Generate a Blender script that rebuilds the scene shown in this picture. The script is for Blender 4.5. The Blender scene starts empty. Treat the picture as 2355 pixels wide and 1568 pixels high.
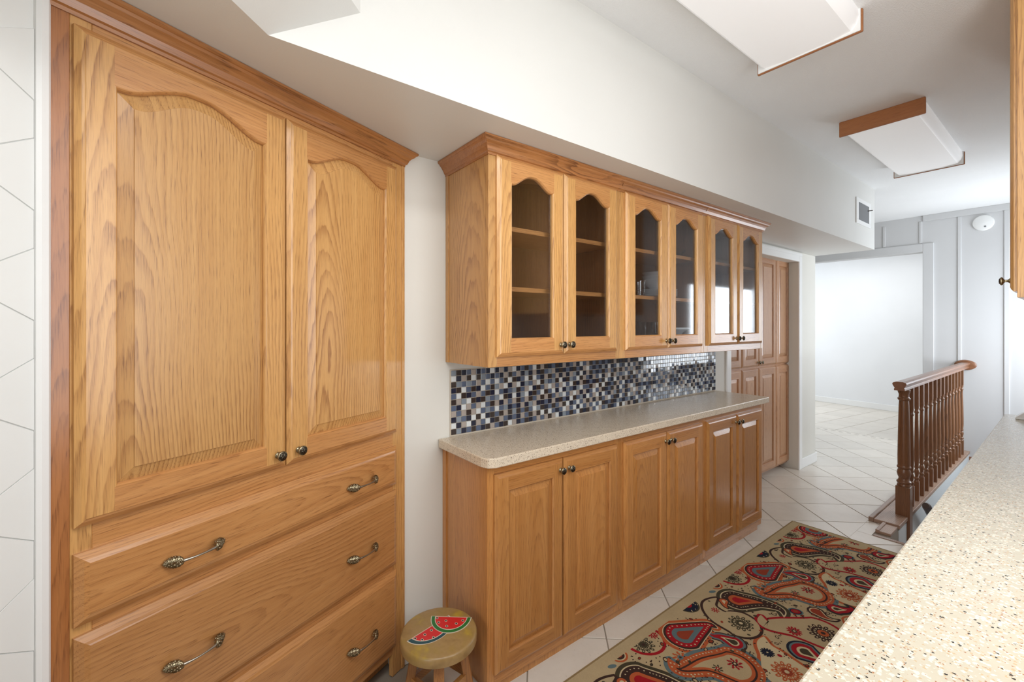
import bpy, math, random
from mathutils import Vector

# ------------------------------------------------------------------ camera, world, lights
S = bpy.context.scene
COL = S.collection
PI = math.pi
YAW = math.radians(52.693)
CEIL = 2.694
SOF = 2.125

cd = bpy.data.cameras.new('camera')
cam = bpy.data.objects.new('camera', cd)
COL.objects.link(cam)
cam.location = (0, 0, 1.41)
cam.rotation_euler = (PI / 2, 0, YAW)
cd.sensor_width = 36
cd.lens = 36 * 1010 / 2355
cd.shift_y = -36 / 2355
cd.clip_start = 0.02
S.camera = cam

W = bpy.data.worlds.new('daylight')
S.world = W
W.use_nodes = True
W.node_tree.nodes['Background'].inputs[0].default_value = (0.80, 0.88, 1.0, 1)
W.node_tree.nodes['Background'].inputs[1].default_value = 1.0

S.view_settings.view_transform = 'Standard'
S.view_settings.look = 'None'
S.view_settings.gamma = 1
S.view_settings.use_curve_mapping = False
S.view_settings.exposure = 0.22


def area(name, loc, direction, sx, sy, power, color):
    l = bpy.data.lights.new(name, 'AREA')
    l.shape = 'RECTANGLE'
    l.size = sx
    l.size_y = sy
    l.energy = power
    l.color = color
    o = bpy.data.objects.new(name, l)
    COL.objects.link(o)
    o.location = loc
    o.rotation_euler = Vector(direction).to_track_quat('-Z', 'Z').to_euler()
    return o


DAY = (0.97, 0.985, 1.0)
COOL = (0.86, 0.93, 1.0)
area('daylight_patio_window', (0.5, -3.30, 1.35), (0, 1, 0), 2.6, 2.0, 64, DAY)       # patio doors behind the camera
area('daylight_sink_window', (0.345, 1.20, 1.62), (-1, 0, 0), 1.9, 0.95, 20, DAY)      # window over the right-hand counter
area('daylight_stair_window', (0.345, 6.21, 1.36), (-1, 0, 0), 1.16, 1.90, 50, COOL)   # window beside the stairwell
area('daylight_next_room', (-4.30, 8.3, 1.50), (1, 0.1, 0), 1.6, 1.8, 31, COOL)        # window of the room beyond
area('next_room_ceiling_light', (-2.2, 8.2, 2.66), (0, 0, -1), 1.2, 0.6, 18, DAY)
area('added_overhead_light', (0.02, -0.05, 2.688), (0, 0, -1), 0.36, 1.0, 17, DAY)  # added top light without a fitting, unseen above the near end of the counter

# ------------------------------------------------------------------ material helpers


def lin(r, g, b):
    def f(c):
        c /= 255.0
        return c / 12.92 if c <= 0.04045 else ((c + 0.055) / 1.055) ** 2.4
    return (f(r), f(g), f(b), 1)


class N:
    """small node-tree writer"""

    def __init__(self, name):
        self.m = bpy.data.materials.new(name)
        self.m.use_nodes = True
        self.t = self.m.node_tree
        self.b = self.t.nodes['Principled BSDF']

    def new(self, kind, **kw):
        n = self.t.nodes.new(kind)
        for k, v in kw.items():
            setattr(n, k, v)
        return n

    def link(self, a, b):
        self.t.links.new(a, b)

    def val(self, sock, v):
        if isinstance(v, bpy.types.NodeSocket):
            self.link(v, sock)
        else:
            sock.default_value = v

    def math(self, op, a, b=0.0, c=0.0):
        n = self.new('ShaderNodeMath', operation=op)
        self.val(n.inputs[0], a)
        self.val(n.inputs[1], b)
        self.val(n.inputs[2], c)
        return n.outputs[0]

    def comb(self, x, y, z):
        n = self.new('ShaderNodeCombineXYZ')
        for i, v in enumerate((x, y, z)):
            self.val(n.inputs[i], v)
        return n.outputs[0]

    def noise(self, vec, scale=1.0, detail=2.0, rough=0.5):
        n = self.new('ShaderNodeTexNoise')
        self.val(n.inputs['Vector'], vec)
        n.inputs['Scale'].default_value = scale
        n.inputs['Detail'].default_value = detail
        n.inputs['Roughness'].default_value = rough
        return n.outputs['Fac']

    def ramp(self, fac, stops, interp='LINEAR'):
        n = self.new('ShaderNodeValToRGB')
        n.color_ramp.interpolation = interp
        e = n.color_ramp.elements
        e[0].position, e[0].color = stops[0]
        e[1].position, e[1].color = stops[-1]
        for p, c in stops[1:-1]:
            x = e.new(p)
            x.color = c
        self.val(n.inputs[0], fac)
        return n.outputs[0]

    def mix(self, fac, a, b, mode='MIX'):
        n = self.new('ShaderNodeMix', data_type='RGBA', blend_type=mode)
        self.val(n.inputs['Factor'], fac)
        self.val(n.inputs['A'], a)
        self.val(n.inputs['B'], b)
        return n.outputs['Result']

    def bump(self, height, strength=0.2, dist=0.002):
        n = self.new('ShaderNodeBump')
        n.inputs['Strength'].default_value = strength
        n.inputs['Distance'].default_value = dist
        self.val(n.inputs['Height'], height)
        self.link(n.outputs[0], self.b.inputs['Normal'])

    def xyz(self, which='Object'):
        c = self.new('ShaderNodeTexCoord')
        s = self.new('ShaderNodeSeparateXYZ')
        self.link(c.outputs[which], s.inputs[0])
        return s.outputs[0], s.outputs[1], s.outputs[2]


def plain(name, rgb, rough=0.5, metal=0.0, spec=0.5, coat=0.0):
    n = N(name)
    n.b.inputs['Base Color'].default_value = lin(*rgb)
    n.b.inputs['Roughness'].default_value = rough
    n.b.inputs['Metallic'].default_value = metal
    n.b.inputs['Specular IOR Level'].default_value = spec
    if coat:
        n.b.inputs['Coat Weight'].default_value = coat
    return n.m


def oak(name, axis, light=(216, 168, 106), dark=(146, 90, 44), rough=0.33, spread=1.0, rings=0.68, coat=0.3):
    """varnished oak: tilted growth rings cut by the board face, with pores along the grain"""
    n = N(name)
    x, y, z = n.xyz()
    a, b, g = {'Z': (x, y, z), 'X': (z, y, x), 'Y': (x, z, y)}[axis]
    oi = n.new('ShaderNodeObjectInfo')
    rnd = oi.outputs['Random']
    ro = n.math('MULTIPLY', rnd, 37.0)
    a1 = n.math('ADD', a, b)
    # slow wander of the board
    wob = n.noise(n.comb(n.math('MULTIPLY_ADD', a, 1.6, ro), n.math('MULTIPLY', b, 1.6), n.math('MULTIPLY_ADD', g, 0.9, ro)), 1.0, 2.0)
    wob2 = n.noise(n.comb(n.math('MULTIPLY_ADD', a, 30.0, ro), n.math('MULTIPLY', b, 30.0), n.math('MULTIPLY', g, 5.0)), 1.0, 3.0, 0.6)
    cen = n.math('MULTIPLY_ADD', rnd, 0.30, -0.02)
    da = n.math('SUBTRACT', a1, cen)
    dw = n.math('MULTIPLY_ADD', n.math('SUBTRACT', wob, 0.5), 0.16, 0.0)
    da = n.math('ADD', da, dw)
    hh = n.math('MULTIPLY_ADD', g, 0.075, n.math('MULTIPLY_ADD', rnd, 0.05, 0.012))
    hh = n.math('ADD', hh, n.math('MULTIPLY', n.math('SUBTRACT', wob, 0.5), 0.12))
    r = n.math('SQRT', n.math('ADD', n.math('MULTIPLY', da, da), n.math('MULTIPLY', hh, hh)))
    r = n.math('ADD', r, n.math('MULTIPLY', n.math('SUBTRACT', wob2, 0.5), 0.014))
    ph = n.math('FRACT', n.math('MULTIPLY', r, 105.0 * spread))
    ring = n.ramp(ph, [(0.0, (0.10, 0.10, 0.10, 1)), (0.10, (0, 0, 0, 1)), (0.45, (0.10, 0.10, 0.10, 1)), (0.80, (0.75, 0.75, 0.75, 1)), (0.93, (1, 1, 1, 1)), (1.0, (0.12, 0.12, 0.12, 1))])
    pore = n.noise(n.comb(n.math('MULTIPLY_ADD', a, 640.0, ro), n.math('MULTIPLY', b, 640.0), n.math('MULTIPLY', g, 20.0)), 1.0, 2.0, 0.6)
    pore = n.ramp(pore, [(0.50, (0, 0, 0, 1)), (0.68, (1, 1, 1, 1))])
    streak = n.noise(n.comb(n.math('MULTIPLY_ADD', a, 42.0, ro), n.math('MULTIPLY', b, 42.0), n.math('MULTIPLY', g, 1.6)), 1.0, 3.0, 0.6)
    base = n.mix(streak, lin(light[0] - 26, light[1] - 32, light[2] - 32), lin(light[0] + 8, light[1] + 8, light[2] + 6))
    patch = n.ramp(n.noise(n.comb(n.math('MULTIPLY_ADD', a, 5.0, ro), n.math('MULTIPLY', b, 5.0), n.math('MULTIPLY_ADD', g, 1.7, ro)), 1.0, 2.0), [(0.38, (0.10, 0.10, 0.10, 1)), (0.66, (1, 1, 1, 1))])
    col = n.mix(n.math('MULTIPLY', n.math('MULTIPLY', ring, patch), rings), base, lin(*dark))
    pf = n.math('MULTIPLY', pore, n.math('MULTIPLY_ADD', ring, 0.50, 0.20))
    col = n.mix(pf, col, lin(dark[0] - 42, dark[1] - 36, dark[2] - 22))
    tone = n.math('MULTIPLY_ADD', n.math('FRACT', n.math('MULTIPLY', rnd, 7.31)), 0.22, 0.87)
    col = n.mix(1.0, col, n.comb(tone, n.math('MULTIPLY', tone, 1.0), tone), 'MULTIPLY')
    n.link(col, n.b.inputs['Base Color'])
    n.b.inputs['Roughness'].default_value = rough
    n.b.inputs['Specular IOR Level'].default_value = 0.55
    n.b.inputs['Coat Weight'].default_value = coat
    n.b.inputs['Coat Roughness'].default_value = 0.16
    n.bump(n.math('ADD', n.math('MULTIPLY', pore, 0.6), ring), 0.10, 0.0006)
    return n.m


def paint(name, rgb, rough=0.55, bump=0.0, scale=300, dist=0.001, mottle=0.03):
    n = N(name)
    c = n.new('ShaderNodeTexCoord').outputs['Object']
    f = n.noise(c, 1.7, 3.0)
    k = 1 - mottle
    col = n.mix(f, lin(*[v * k for v in rgb]), lin(*[min(255, v * (1 + mottle * 0.5)) for v in rgb]))
    n.link(col, n.b.inputs['Base Color'])
    n.b.inputs['Roughness'].default_value = rough
    if bump:
        n.bump(n.noise(c, scale, 3.0, 0.6), bump, dist)
    return n.m


def speckle(name, base, spots, rough=0.15, stretch=1.0):
    """stone: ground colour with layers of grains; spots = (cell scale, coverage, colour, size)"""
    n = N(name)
    c = n.new('ShaderNodeTexCoord').outputs['Object']
    col = n.mix(n.noise(c, 28, 4.0, 0.7), lin(*[v - 12 for v in base]), lin(*[min(255, v + 8) for v in base]))
    for i, (sc, cover, rgb, size) in enumerate(spots):
        v = n.new('ShaderNodeTexVoronoi')
        v.inputs['Scale'].default_value = sc
        mp = n.new('ShaderNodeMapping')
        mp.inputs['Location'].default_value = (3.1 * i, 1.7 * i, 0.9 * i)
        mp.inputs['Scale'].default_value = (1, stretch, 1)
        n.link(c, mp.inputs[0])
        nz = n.new('ShaderNodeTexNoise')
        nz.inputs['Scale'].default_value = sc * 2
        n.link(mp.outputs[0], nz.inputs['Vector'])
        ad = n.new('ShaderNodeVectorMath', operation='MULTIPLY_ADD')
        n.link(nz.outputs['Color'], ad.inputs[0])
        ad.inputs[1].default_value = (0.9 / sc,) * 3
        n.link(mp.outputs[0], ad.inputs[2])
        n.link(ad.outputs[0], v.inputs['Vector'])
        near = n.math('LESS_THAN', v.outputs['Distance'], size)
        sep = n.new('ShaderNodeSeparateColor')
        n.link(v.outputs['Color'], sep.inputs[0])
        pick = n.math('LESS_THAN', sep.outputs[0], cover)
        col = n.mix(n.math('MULTIPLY', near, pick), col, lin(*rgb))
    n.link(col, n.b.inputs['Base Color'])
    n.b.inputs['Roughness'].default_value = rough
    return n.m


def glassy(name, tint=(1, 1, 1, 1), ior=1.5, boost=0.0, rough=0.0):
    n = N(name)
    t = n.t
    t.nodes.remove(n.b)
    out = t.nodes['Material Output']
    lw = n.new('ShaderNodeLayerWeight')
    lw.inputs[0].default_value = 0.5
    r0 = ((ior - 1) / (ior + 1)) ** 2
    fres = n.math('MULTIPLY_ADD', n.math('POWER', lw.outputs['Facing'], 5.0), 1 - r0, r0)
    tr = n.new('ShaderNodeBsdfTransparent')
    tr.inputs[0].default_value = tint
    gl = n.new('ShaderNodeBsdfGlossy')
    gl.inputs['Roughness'].default_value = rough
    mx = n.new('ShaderNodeMixShader')
    n.link(n.math('ADD', fres, boost), mx.inputs[0])
    n.link(tr.outputs[0], mx.inputs[1])
    n.link(gl.outputs[0], mx.inputs[2])
    n.link(mx.outputs[0], out.inputs[0])
    return n.m


OV = oak('oak_upright', 'Z')
OH = oak('oak_level', 'X', light=(204, 150, 94), rings=0.45)
OAK = [OV, OH]
BASE = [oak('base_oak_upright', 'Z', light=(200, 144, 84), dark=(146, 90, 46), rings=0.36), oak('base_oak_level', 'X', light=(194, 138, 80), dark=(142, 86, 44), rings=0.32)]
OD = oak('filler_oak', 'Z', light=(178, 118, 68), dark=(128, 76, 40))
OC = oak('crown_oak', 'X', light=(188, 130, 78), dark=(112, 66, 34), rings=0.9)
PV = oak('pantry_oak_glare_upright', 'Z', light=(204, 158, 120), dark=(154, 108, 76), rings=0.35)  # pantry doors: same oak, paler because the window glare is put into its colour
PH = oak('pantry_oak_glare_level', 'X', light=(198, 150, 112), dark=(150, 104, 72), rings=0.35)
OY = oak('oak_lengthwise', 'Y', light=(190, 128, 74), dark=(120, 72, 38))
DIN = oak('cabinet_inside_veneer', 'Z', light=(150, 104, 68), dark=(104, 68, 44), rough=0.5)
STAIR_V = oak('stained_oak_upright', 'Z', light=(144, 102, 70), dark=(96, 64, 42), rough=0.35)
STAIR_Y = oak('stained_oak_lengthwise', 'Y', light=(148, 104, 76), dark=(100, 68, 50), rough=0.35)
BOARD_Y = oak('worn_oak_lengthwise', 'Y', light=(174, 146, 126), dark=(132, 104, 86), rough=0.5)
ENDWOOD = oak('fixture_wood', 'X', light=(172, 112, 64), dark=(136, 84, 44), rough=0.45, spread=1.6)
STOOLWOOD = oak('stool_leg_wood', 'Z', light=(168, 118, 66), dark=(96, 60, 34), rough=0.5)
WALLP = paint('wall_paint_warm_white', (220, 217, 208), 0.6, 0.10, 420)
FARP = paint('panelling_paint_grey_white', (210, 210, 210), 0.55, 0.05, 500)
BRIGHTP = paint('next_room_paint', (232, 233, 234), 0.6, 0.06, 500)
SOFP = paint('soffit_paint', (221, 220, 215), 0.42, 0.16, 260, 0.0015)
CEILP = paint('textured_ceiling_paint', (242, 242, 241), 0.8, 0.55, 170, 0.004)
TRIMW = paint('trim_gloss_white', (238, 238, 236), 0.3, 0.03, 200)
TILEW = paint('painted_tile_white', (232, 233, 230), 0.4, 0.06, 90)
WELLP = paint('stairwell_paint', (206, 210, 210), 0.6, 0.05, 300)
GROUT = paint('floor_grout', (150, 140, 126), 0.85, 0.2, 400)
PEWTER = plain('antique_brass', (150, 138, 112), 0.30, 1.0)
PEWTERD = plain('antique_brass_recess', (78, 72, 62), 0.32, 1.0)
NICKEL = plain('brushed_nickel', (172, 166, 154), 0.28, 1.0)
DIFF = plain('fixture_diffuser', (244, 244, 244), 0.35)
DIFF.node_tree.nodes['Principled BSDF'].inputs['Emission Color'].default_value = (1, 1, 1, 1)
DIFF.node_tree.nodes['Principled BSDF'].inputs['Emission Strength'].default_value = 0.16
GLASS = glassy('pane_glass', (0.93, 0.94, 0.95, 1), 1.5, 0.055, 0.06)
TUMBLER = glassy('drinking_glass', (0.93, 0.95, 0.96, 1), 1.5, 0.10)
CHINA = plain('white_china', (226, 228, 230), 0.18)
DARK = plain('vent_shadow', (60, 61, 63), 0.7)
VENTG = plain('vent_louver_grey', (128, 130, 132), 0.5)
QUARTZ = speckle('beige_quartz', (216, 201, 178), [(420, 0.40, (172, 152, 130), 0.42), (520, 0.30, (226, 214, 196), 0.40), (360, 0.13, (74, 64, 58), 0.38), (240, 0.10, (120, 100, 82), 0.36)], 0.27)
GRANITE = speckle('cream_granite', (199, 190, 170), [(150, 0.45, (226, 218, 200), 0.5), (190, 0.22, (196, 172, 138), 0.42), (260, 0.12, (168, 118, 86), 0.36), (150, 0.13, (52, 48, 44), 0.30), (95, 0.05, (84, 80, 72), 0.26)], 0.20)


def floor_tile_mat():
    n = N('beige_ceramic_tile')
    c = n.new('ShaderNodeTexCoord').outputs['Object']
    oi = n.new('ShaderNodeObjectInfo')
    f = n.noise(c, 7.0, 5.0, 0.65)
    col = n.mix(f, lin(206, 197, 184), lin(228, 221, 210))
    v = n.noise(c, 60.0, 3.0, 0.7)
    col = n.mix(n.ramp(v, [(0.62, (0, 0, 0, 1)), (0.74, (0.5, 0.5, 0.5, 1))]), col, lin(178, 166, 150))
    tone = n.math('MULTIPLY_ADD', oi.outputs['Random'], 0.10, 0.92)
    col = n.mix(1.0, col, n.comb(tone, tone, tone), 'MULTIPLY')
    n.link(col, n.b.inputs['Base Color'])
    n.b.inputs['Roughness'].default_value = 0.28
    n.bump(f, 0.12, 0.002)
    return n.m


FTILE = floor_tile_mat()

# ------------------------------------------------------------------ mesh helpers


class MB:
    def __init__(self):
        self.v, self.f, self.m = [], [], []

    def face(self, pts, mat=0):
        k = len(self.v)
        self.v += [tuple(p) for p in pts]
        self.f.append(tuple(range(k, k + len(pts))))
        self.m.append(mat)
        return self

    def box(self, x0, x1, y0, y1, z0, z1, mat=0):
        k = len(self.v)
        self.v += [(x, y, z) for z in (z0, z1) for y in (y0, y1) for x in (x0, x1)]
        for q in ((0, 2, 3, 1), (4, 5, 7, 6), (0, 1, 5, 4), (2, 6, 7, 3), (0, 4, 6, 2), (1, 3, 7, 5)):
            self.f.append(tuple(k + i for i in q))
            self.m.append(mat)
        return self

    def prism(self, poly, z0, z1, mat=0):
        """polygon in plan (counter-clockwise) extruded from z0 to z1"""
        n = len(poly)
        k = len(self.v)
        self.v += [(x, y, z0) for x, y in poly] + [(x, y, z1) for x, y in poly]
        self.f.append(tuple(range(k + n - 1, k - 1, -1)))
        self.f.append(tuple(range(k + n, k + 2 * n)))
        for i in range(n):
            j = (i + 1) % n
            self.f.append((k + i, k + j, k + n + j, k + n + i))
        self.m += [mat] * (n + 2)
        return self

    def loft(self, loops, mat=0, close=True, cap0=False, cap1=False):
        n = len(loops[0])
        k = len(self.v)
        for l in loops:
            self.v += [tuple(p) for p in l]
        for a in range(len(loops) - 1):
            for i in range(n if close else n - 1):
                j = (i + 1) % n
                self.f.append((k + a * n + i, k + a * n + j, k + (a + 1) * n + j, k + (a + 1) * n + i))
                self.m.append(mat)
        if cap0:
            self.f.append(tuple(range(k + n - 1, k - 1, -1)))
            self.m.append(mat)
        if cap1:
            e = k + (len(loops) - 1) * n
            self.f.append(tuple(range(e, e + n)))
            self.m.append(mat)
        return self

    def lathe(self, prof, c=(0, 0, 0), axis='z', seg=20, mat=0, wob=None):
        loops = []
        for i, (r, h) in enumerate(prof):
            l = []
            for s in range(seg):
                t = 2 * PI * s / seg
                rr, hh = r, h
                if wob:
                    rr, hh = wob(i, t, r, h)
                x, y = rr * math.cos(t), rr * math.sin(t)
                if axis == 'z':
                    l.append((c[0] + x, c[1] + y, c[2] + hh))
                elif axis == '-y':
                    l.append((c[0] + x, c[1] - hh, c[2] + y))
                elif axis == 'y':
                    l.append((c[0] - x, c[1] + hh, c[2] + y))
            loops.append(l)
        return self.loft(loops, mat, True, True, True)

    def tube(self, pts, rad, seg=10, mat=0, flat=1.0):
        loops = []
        P = [Vector(p) for p in pts]
        for i, p in enumerate(P):
            d = (P[min(i + 1, len(P) - 1)] - P[max(i - 1, 0)]).normalized()
            u = d.cross(Vector((0, 0, 1)))
            if u.length < 1e-4:
                u = Vector((1, 0, 0))
            u.normalize()
            w = u.cross(d)
            r = rad[i] if isinstance(rad, (list, tuple)) else rad
            loops.append([p + u * math.cos(2 * PI * s / seg) * r + w * math.sin(2 * PI * s / seg) * r * flat for s in range(seg)])
        return self.loft(loops, mat, True, True, True)

    def mesh(self, name, mats, smooth=False):
        me = bpy.data.meshes.new(name)
        me.from_pydata([tuple(p) for p in self.v], [], self.f)
        for m in mats:
            me.materials.append(m)
        me.polygons.foreach_set('material_index', self.m)
        if smooth:
            me.polygons.foreach_set('use_smooth', [True] * len(self.f))
        me.update()
        return me

    def build(self, name, mats, parent=None, loc=(0, 0, 0), rz=0.0, smooth=False, bevel=0.0, fix=False):
        if not isinstance(mats, (list, tuple)):
            mats = [mats]
        me = self.mesh(name, mats, smooth)
        if fix:
            import bmesh
            bm = bmesh.new()
            bm.from_mesh(me)
            bmesh.ops.recalc_face_normals(bm, faces=bm.faces)
            bm.to_mesh(me)
            bm.free()
        o = bpy.data.objects.new(name, me)
        COL.objects.link(o)
        o.location = loc
        o.rotation_euler = (0, 0, rz)
        if parent:
            o.parent = parent
        if bevel:
            b = o.modifiers.new('edge', 'BEVEL')
            b.width = bevel
            b.segments = 2
            b.limit_method = 'ANGLE'
        if smooth:
            try:
                me.set_sharp_from_angle(angle=math.radians(38))
            except Exception:
                pass
        return o


def tag(o, label=None, cat=None, group=None, kind=None):
    for k, v in (('label', label), ('category', cat), ('group', group), ('kind', kind)):
        if v:
            o[k] = v
    return o


def empty(name, loc, rz=0.0):
    o = bpy.data.objects.new(name, None)
    o.empty_display_size = 0.1
    COL.objects.link(o)
    o.location = loc
    o.rotation_euler = (0, 0, rz)
    return o


def struct(o, label=None):
    o['kind'] = 'structure'
    if label:
        o['label'] = label
    return o


def inst(name, me, parent=None, loc=(0, 0, 0), rot=(0, 0, 0)):
    o = bpy.data.objects.new(name, me)
    COL.objects.link(o)
    o.location = loc
    o.rotation_euler = rot
    if parent:
        o.parent = parent
    return o


def clip_half(poly, nx, ny, c):
    """keep the part of a convex polygon where nx*x+ny*y <= c"""
    out = []
    for i in range(len(poly)):
        p, q = poly[i], poly[(i + 1) % len(poly)]
        dp, dq = nx * p[0] + ny * p[1] - c, nx * q[0] + ny * q[1] - c
        if dp <= 0:
            out.append(p)
        if dp * dq < 0:
            t = dp / (dp - dq)
            out.append((p[0] + (q[0] - p[0]) * t, p[1] + (q[1] - p[1]) * t))
    return out


def clip_rect(poly, x0, x1, y0, y1):
    for nx, ny, c in ((-1, 0, -x0), (1, 0, x1), (0, -1, -y0), (0, 1, y1)):
        poly = clip_half(poly, nx, ny, c)
        if len(poly) < 3:
            return []
    return poly


def parea(p):
    return 0.5 * sum(p[i][0] * p[(i + 1) % len(p)][1] - p[(i + 1) % len(p)][0] * p[i][1] for i in range(len(p)))


# ------------------------------------------------------------------ the setting
WX = -1.72       # face of the long left wall
FY = 6.95        # panelled far wall
RX = 0.35        # right-hand wall
END = 5.27       # end of the long wall
OP0, OP1, OPZ = 3.47, 4.83, 2.03   # pantry recess opening

# tall cabinet frame: origin at its left front corner
D = Vector((-0.413, 0.911, 0)).normalized()
P0 = Vector((-1.708, 0.725, 0))
TALL_W = 1.0445
TALL = P0 - D * 1.0245
TALL_RZ = math.atan2(D.y, D.x)
# tiled corner wall runs from the tall cabinet's left front corner
HD = Vector((0.7046, -0.7096, 0))
HN = Vector((0.7096, 0.7046, 0))
HEX_END = TALL + HD * 1.05

# floor: grout bed with the stair opening left out
WELL_X = -0.80
WELL_Y = 3.73
fl = MB()
fl.prism([(-5, -3.5), (4, -3.5), (4, WELL_Y), (-5, WELL_Y)], -0.12, -0.004)
fl.prism([(-5, WELL_Y), (WELL_X, WELL_Y), (WELL_X, FY + 0.06), (-5, FY + 0.06)], -0.12, -0.004)
fl.prism([(-5, FY + 0.06), (2, FY + 0.06), (2, 10.2), (-5, 10.2)], -0.12, -0.004)
floor = struct(fl.build('floor', GROUT), 'pale beige ceramic tile floor laid on the diagonal')

ceil = MB().box(-5, 4, -3.5, 10.2, CEIL, CEIL + 0.1)
struct(ceil.build('ceiling', CEILP), 'white textured ceiling')

# long left wall with the pantry recess
w = MB()
w.box(WX - 0.10, WX, 0.70, OP0, 0, SOF)
w.box(WX - 0.10, WX, OP0, OP1, OPZ, SOF)
w.box(WX - 0.55, WX, OP1, END, 0, SOF)
w.box(-5.0, WX - 0.55, END - 0.12, END, 0, CEIL)
w.box(WX - 0.60, WX - 0.55, OP0 - 0.2, OP1, 0, SOF)
w.box(WX - 0.55, WX - 0.10, OP0 - 0.2, OP0 - 0.1, 0, SOF)
wall_left = struct(w.build('wall_left', WALLP), 'warm white wall behind the oak cabinets')

# wall behind the tall cabinet and the angled tiled corner wall
q0 = TALL + D * (TALL_W) - Vector((D.y, -D.x, 0)) * 0.46
q1 = TALL - Vector((D.y, -D.x, 0)) * 0.46
w = MB()
w.prism([(q0.x, q0.y), (q0.x - 0.09, q0.y - 0.04), (q1.x - 0.09, q1.y - 0.04), (q1.x, q1.y)], 0, SOF)
struct(w.build('wall_alcove', WALLP, fix=True), 'wall closing the alcove behind the tall cabinet')

hx = MB()
a = TALL - HN * 0.0035
b = HEX_END - HN * 0.0035
hx.prism([(a.x, a.y), (a.x - HN.x * 0.10, a.y - HN.y * 0.10), (b.x - HN.x * 0.10, b.y - HN.y * 0.10), (b.x, b.y)], 0, SOF)
wall_corner = struct(hx.build('wall_corner', TILEW, fix=True), 'angled wall covered in white painted hexagonal tiles')

# hexagonal tiles on the corner wall: local frame u along the wall away from the cabinet, w = height
HEX_S, HEX_P, HALF = 0.0745, 0.2185, 0.0560
U0 = 0.024


def hex_tile(u0, zc, first):
    g = 0.0005
    sl = (HEX_P - HEX_S) / 2
    top, mid = HEX_P - HEX_S, HEX_S
    hh = (HEX_P - mid) / 2 + mid / 2 + 0.0
    pts = [(-HALF, -mid / 2), (0, -(HEX_P - mid) / 2 - 0.0), (HALF, -mid / 2), (HALF, mid / 2), (0, (HEX_P - mid) / 2), (-HALF, mid / 2)]
    if first:
        pts = [(0, -(HEX_P - mid) / 2), (HALF, -mid / 2), (HALF, mid / 2), (0, (HEX_P - mid) / 2)]
    cx = sum(p[0] for p in pts) / len(pts)
    m = MB()
    back = [(cx + (p[0] - cx) * (1 - g / HALF), p[1] * (1 - g / 0.07)) for p in pts]
    fr = [(cx + (p[0] - cx) * (1 - 3.2 * g / HALF), p[1] * (1 - 3.2 * g / 0.07)) for p in pts]

    def w3(p, d):
        q = TALL + HD * (U0 + u0 + p[0]) - HN * (0.012 - d)
        return (q.x, q.y, zc + p[1])
    m.loft([[w3(p, 0.0) for p in back], [w3(p, 0.0090) for p in back], [w3(p, 0.0115) for p in fr]], 0, True, True, True)
    return m.build('tile', TILEW, wall_corner, fix=True)


Z0 = 1.6003 + HEX_P / 2      # centre height of a tile on the first column
rnd = random.Random(3)
for col in range(0, 6):
    for k in range(-9, 4):
        zc = Z0 + k * HEX_P + (HEX_P / 2 if col % 2 else 0)
        if zc - 0.09 < 0.02 or zc + 0.09 > SOF:
            continue
        hex_tile(col * HALF, zc, col == 0)
t = MB()
qa, qb = TALL + HN * 0.001, TALL + HD * U0 + HN * 0.001
prof = [(0, -0.012), (0, 0.004), (0.006, 0.008), (0.018, 0.008), (U0, 0.003), (U0, -0.012)]
lo = [(TALL + HD * p[0] + HN * p[1]) for p in prof]
t.loft([[(p.x, p.y, 0.0) for p in lo], [(p.x, p.y, SOF) for p in lo]], 0, True, True, True)
struct(t.build('trim_1', TRIMW, fix=True), 'white painted edge strip between the tiles and the tall cabinet')

# soffit (lowered ceiling box) with the sloped 45 degree return
so = MB()
FX = -1.225
Bc = (FX, 0.178)
Ax = (FX + 1.3, 0.178 - 1.3)
so.prism([(FX, 0.178), (FX, 5.24), (-2.6, 5.24), (-2.6, -2.6), (Ax[0], -2.6), Ax], SOF, CEIL)
# sloped underside between the soffit edge and a higher vertical face
Cc = (FX, 0.404, 2.277)
Dx = (FX + 1.3, 0.404 - 1.3, 2.277)
so.face([(Bc[0], Bc[1], SOF), (Ax[0], Ax[1], SOF), Dx, Cc])
so.face([Cc, Dx, (Dx[0], Dx[1], CEIL), (Cc[0], Cc[1], CEIL)])
struct(so.build('ceiling_soffit', SOFP), 'white boxed soffit above the cabinets with an angled sloping return')

# panelled far wall with the opening into the next room
OX0, OX1, OZ = -2.75, -1.175, 2.27
w = MB()
w.box(-5, OX0, FY, FY + 0.12, 0, CEIL)
w.box(OX0, OX1, FY, FY + 0.12, OZ, CEIL)
w.box(OX1, 2.0, FY, FY + 0.12, -2.8, CEIL)
wall_far = struct(w.build('wall_far', FARP), 'pale grey panelled wall at the far end')
for bx, z0, z1, wd in ((-0.872, 0.0, CEIL - 0.07, 0.030), (-0.520, 0.0, CEIL - 0.07, 0.040), (-0.17, 0, CEIL - 0.07, 0.03), (-1.195, OZ + 0.10, CEIL - 0.07, 0.026), (-1.53, OZ + 0.10, CEIL - 0.07, 0.026)):
    MB().box(bx - wd / 2, bx + wd / 2, FY - 0.010, FY, z0, z1).build('batten', FARP, wall_far, bevel=0.004)
MB().box(OX1 + 0.0, RX, FY - 0.014, FY, CEIL - 0.07, CEIL).build('cornice_strip', FARP, wall_far, bevel=0.004)
c = MB()
c.box(OX1, OX1 + 0.095, FY - 0.018, FY, 0, OZ + 0.095)
c.box(OX0 - 0.095, OX0, FY - 0.018, FY, 0, OZ + 0.095)
c.box(OX0, OX1, FY - 0.018, FY, OZ, OZ + 0.095)
c.box(OX1 - 0.001, OX1 + 0.012, FY, FY + 0.13, 0, OZ)
c.box(OX0 - 0.012, OX0 + 0.001, FY, FY + 0.13, 0, OZ)
c.box(OX0, OX1, FY, FY + 0.13, OZ - 0.001, OZ + 0.012)
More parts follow.
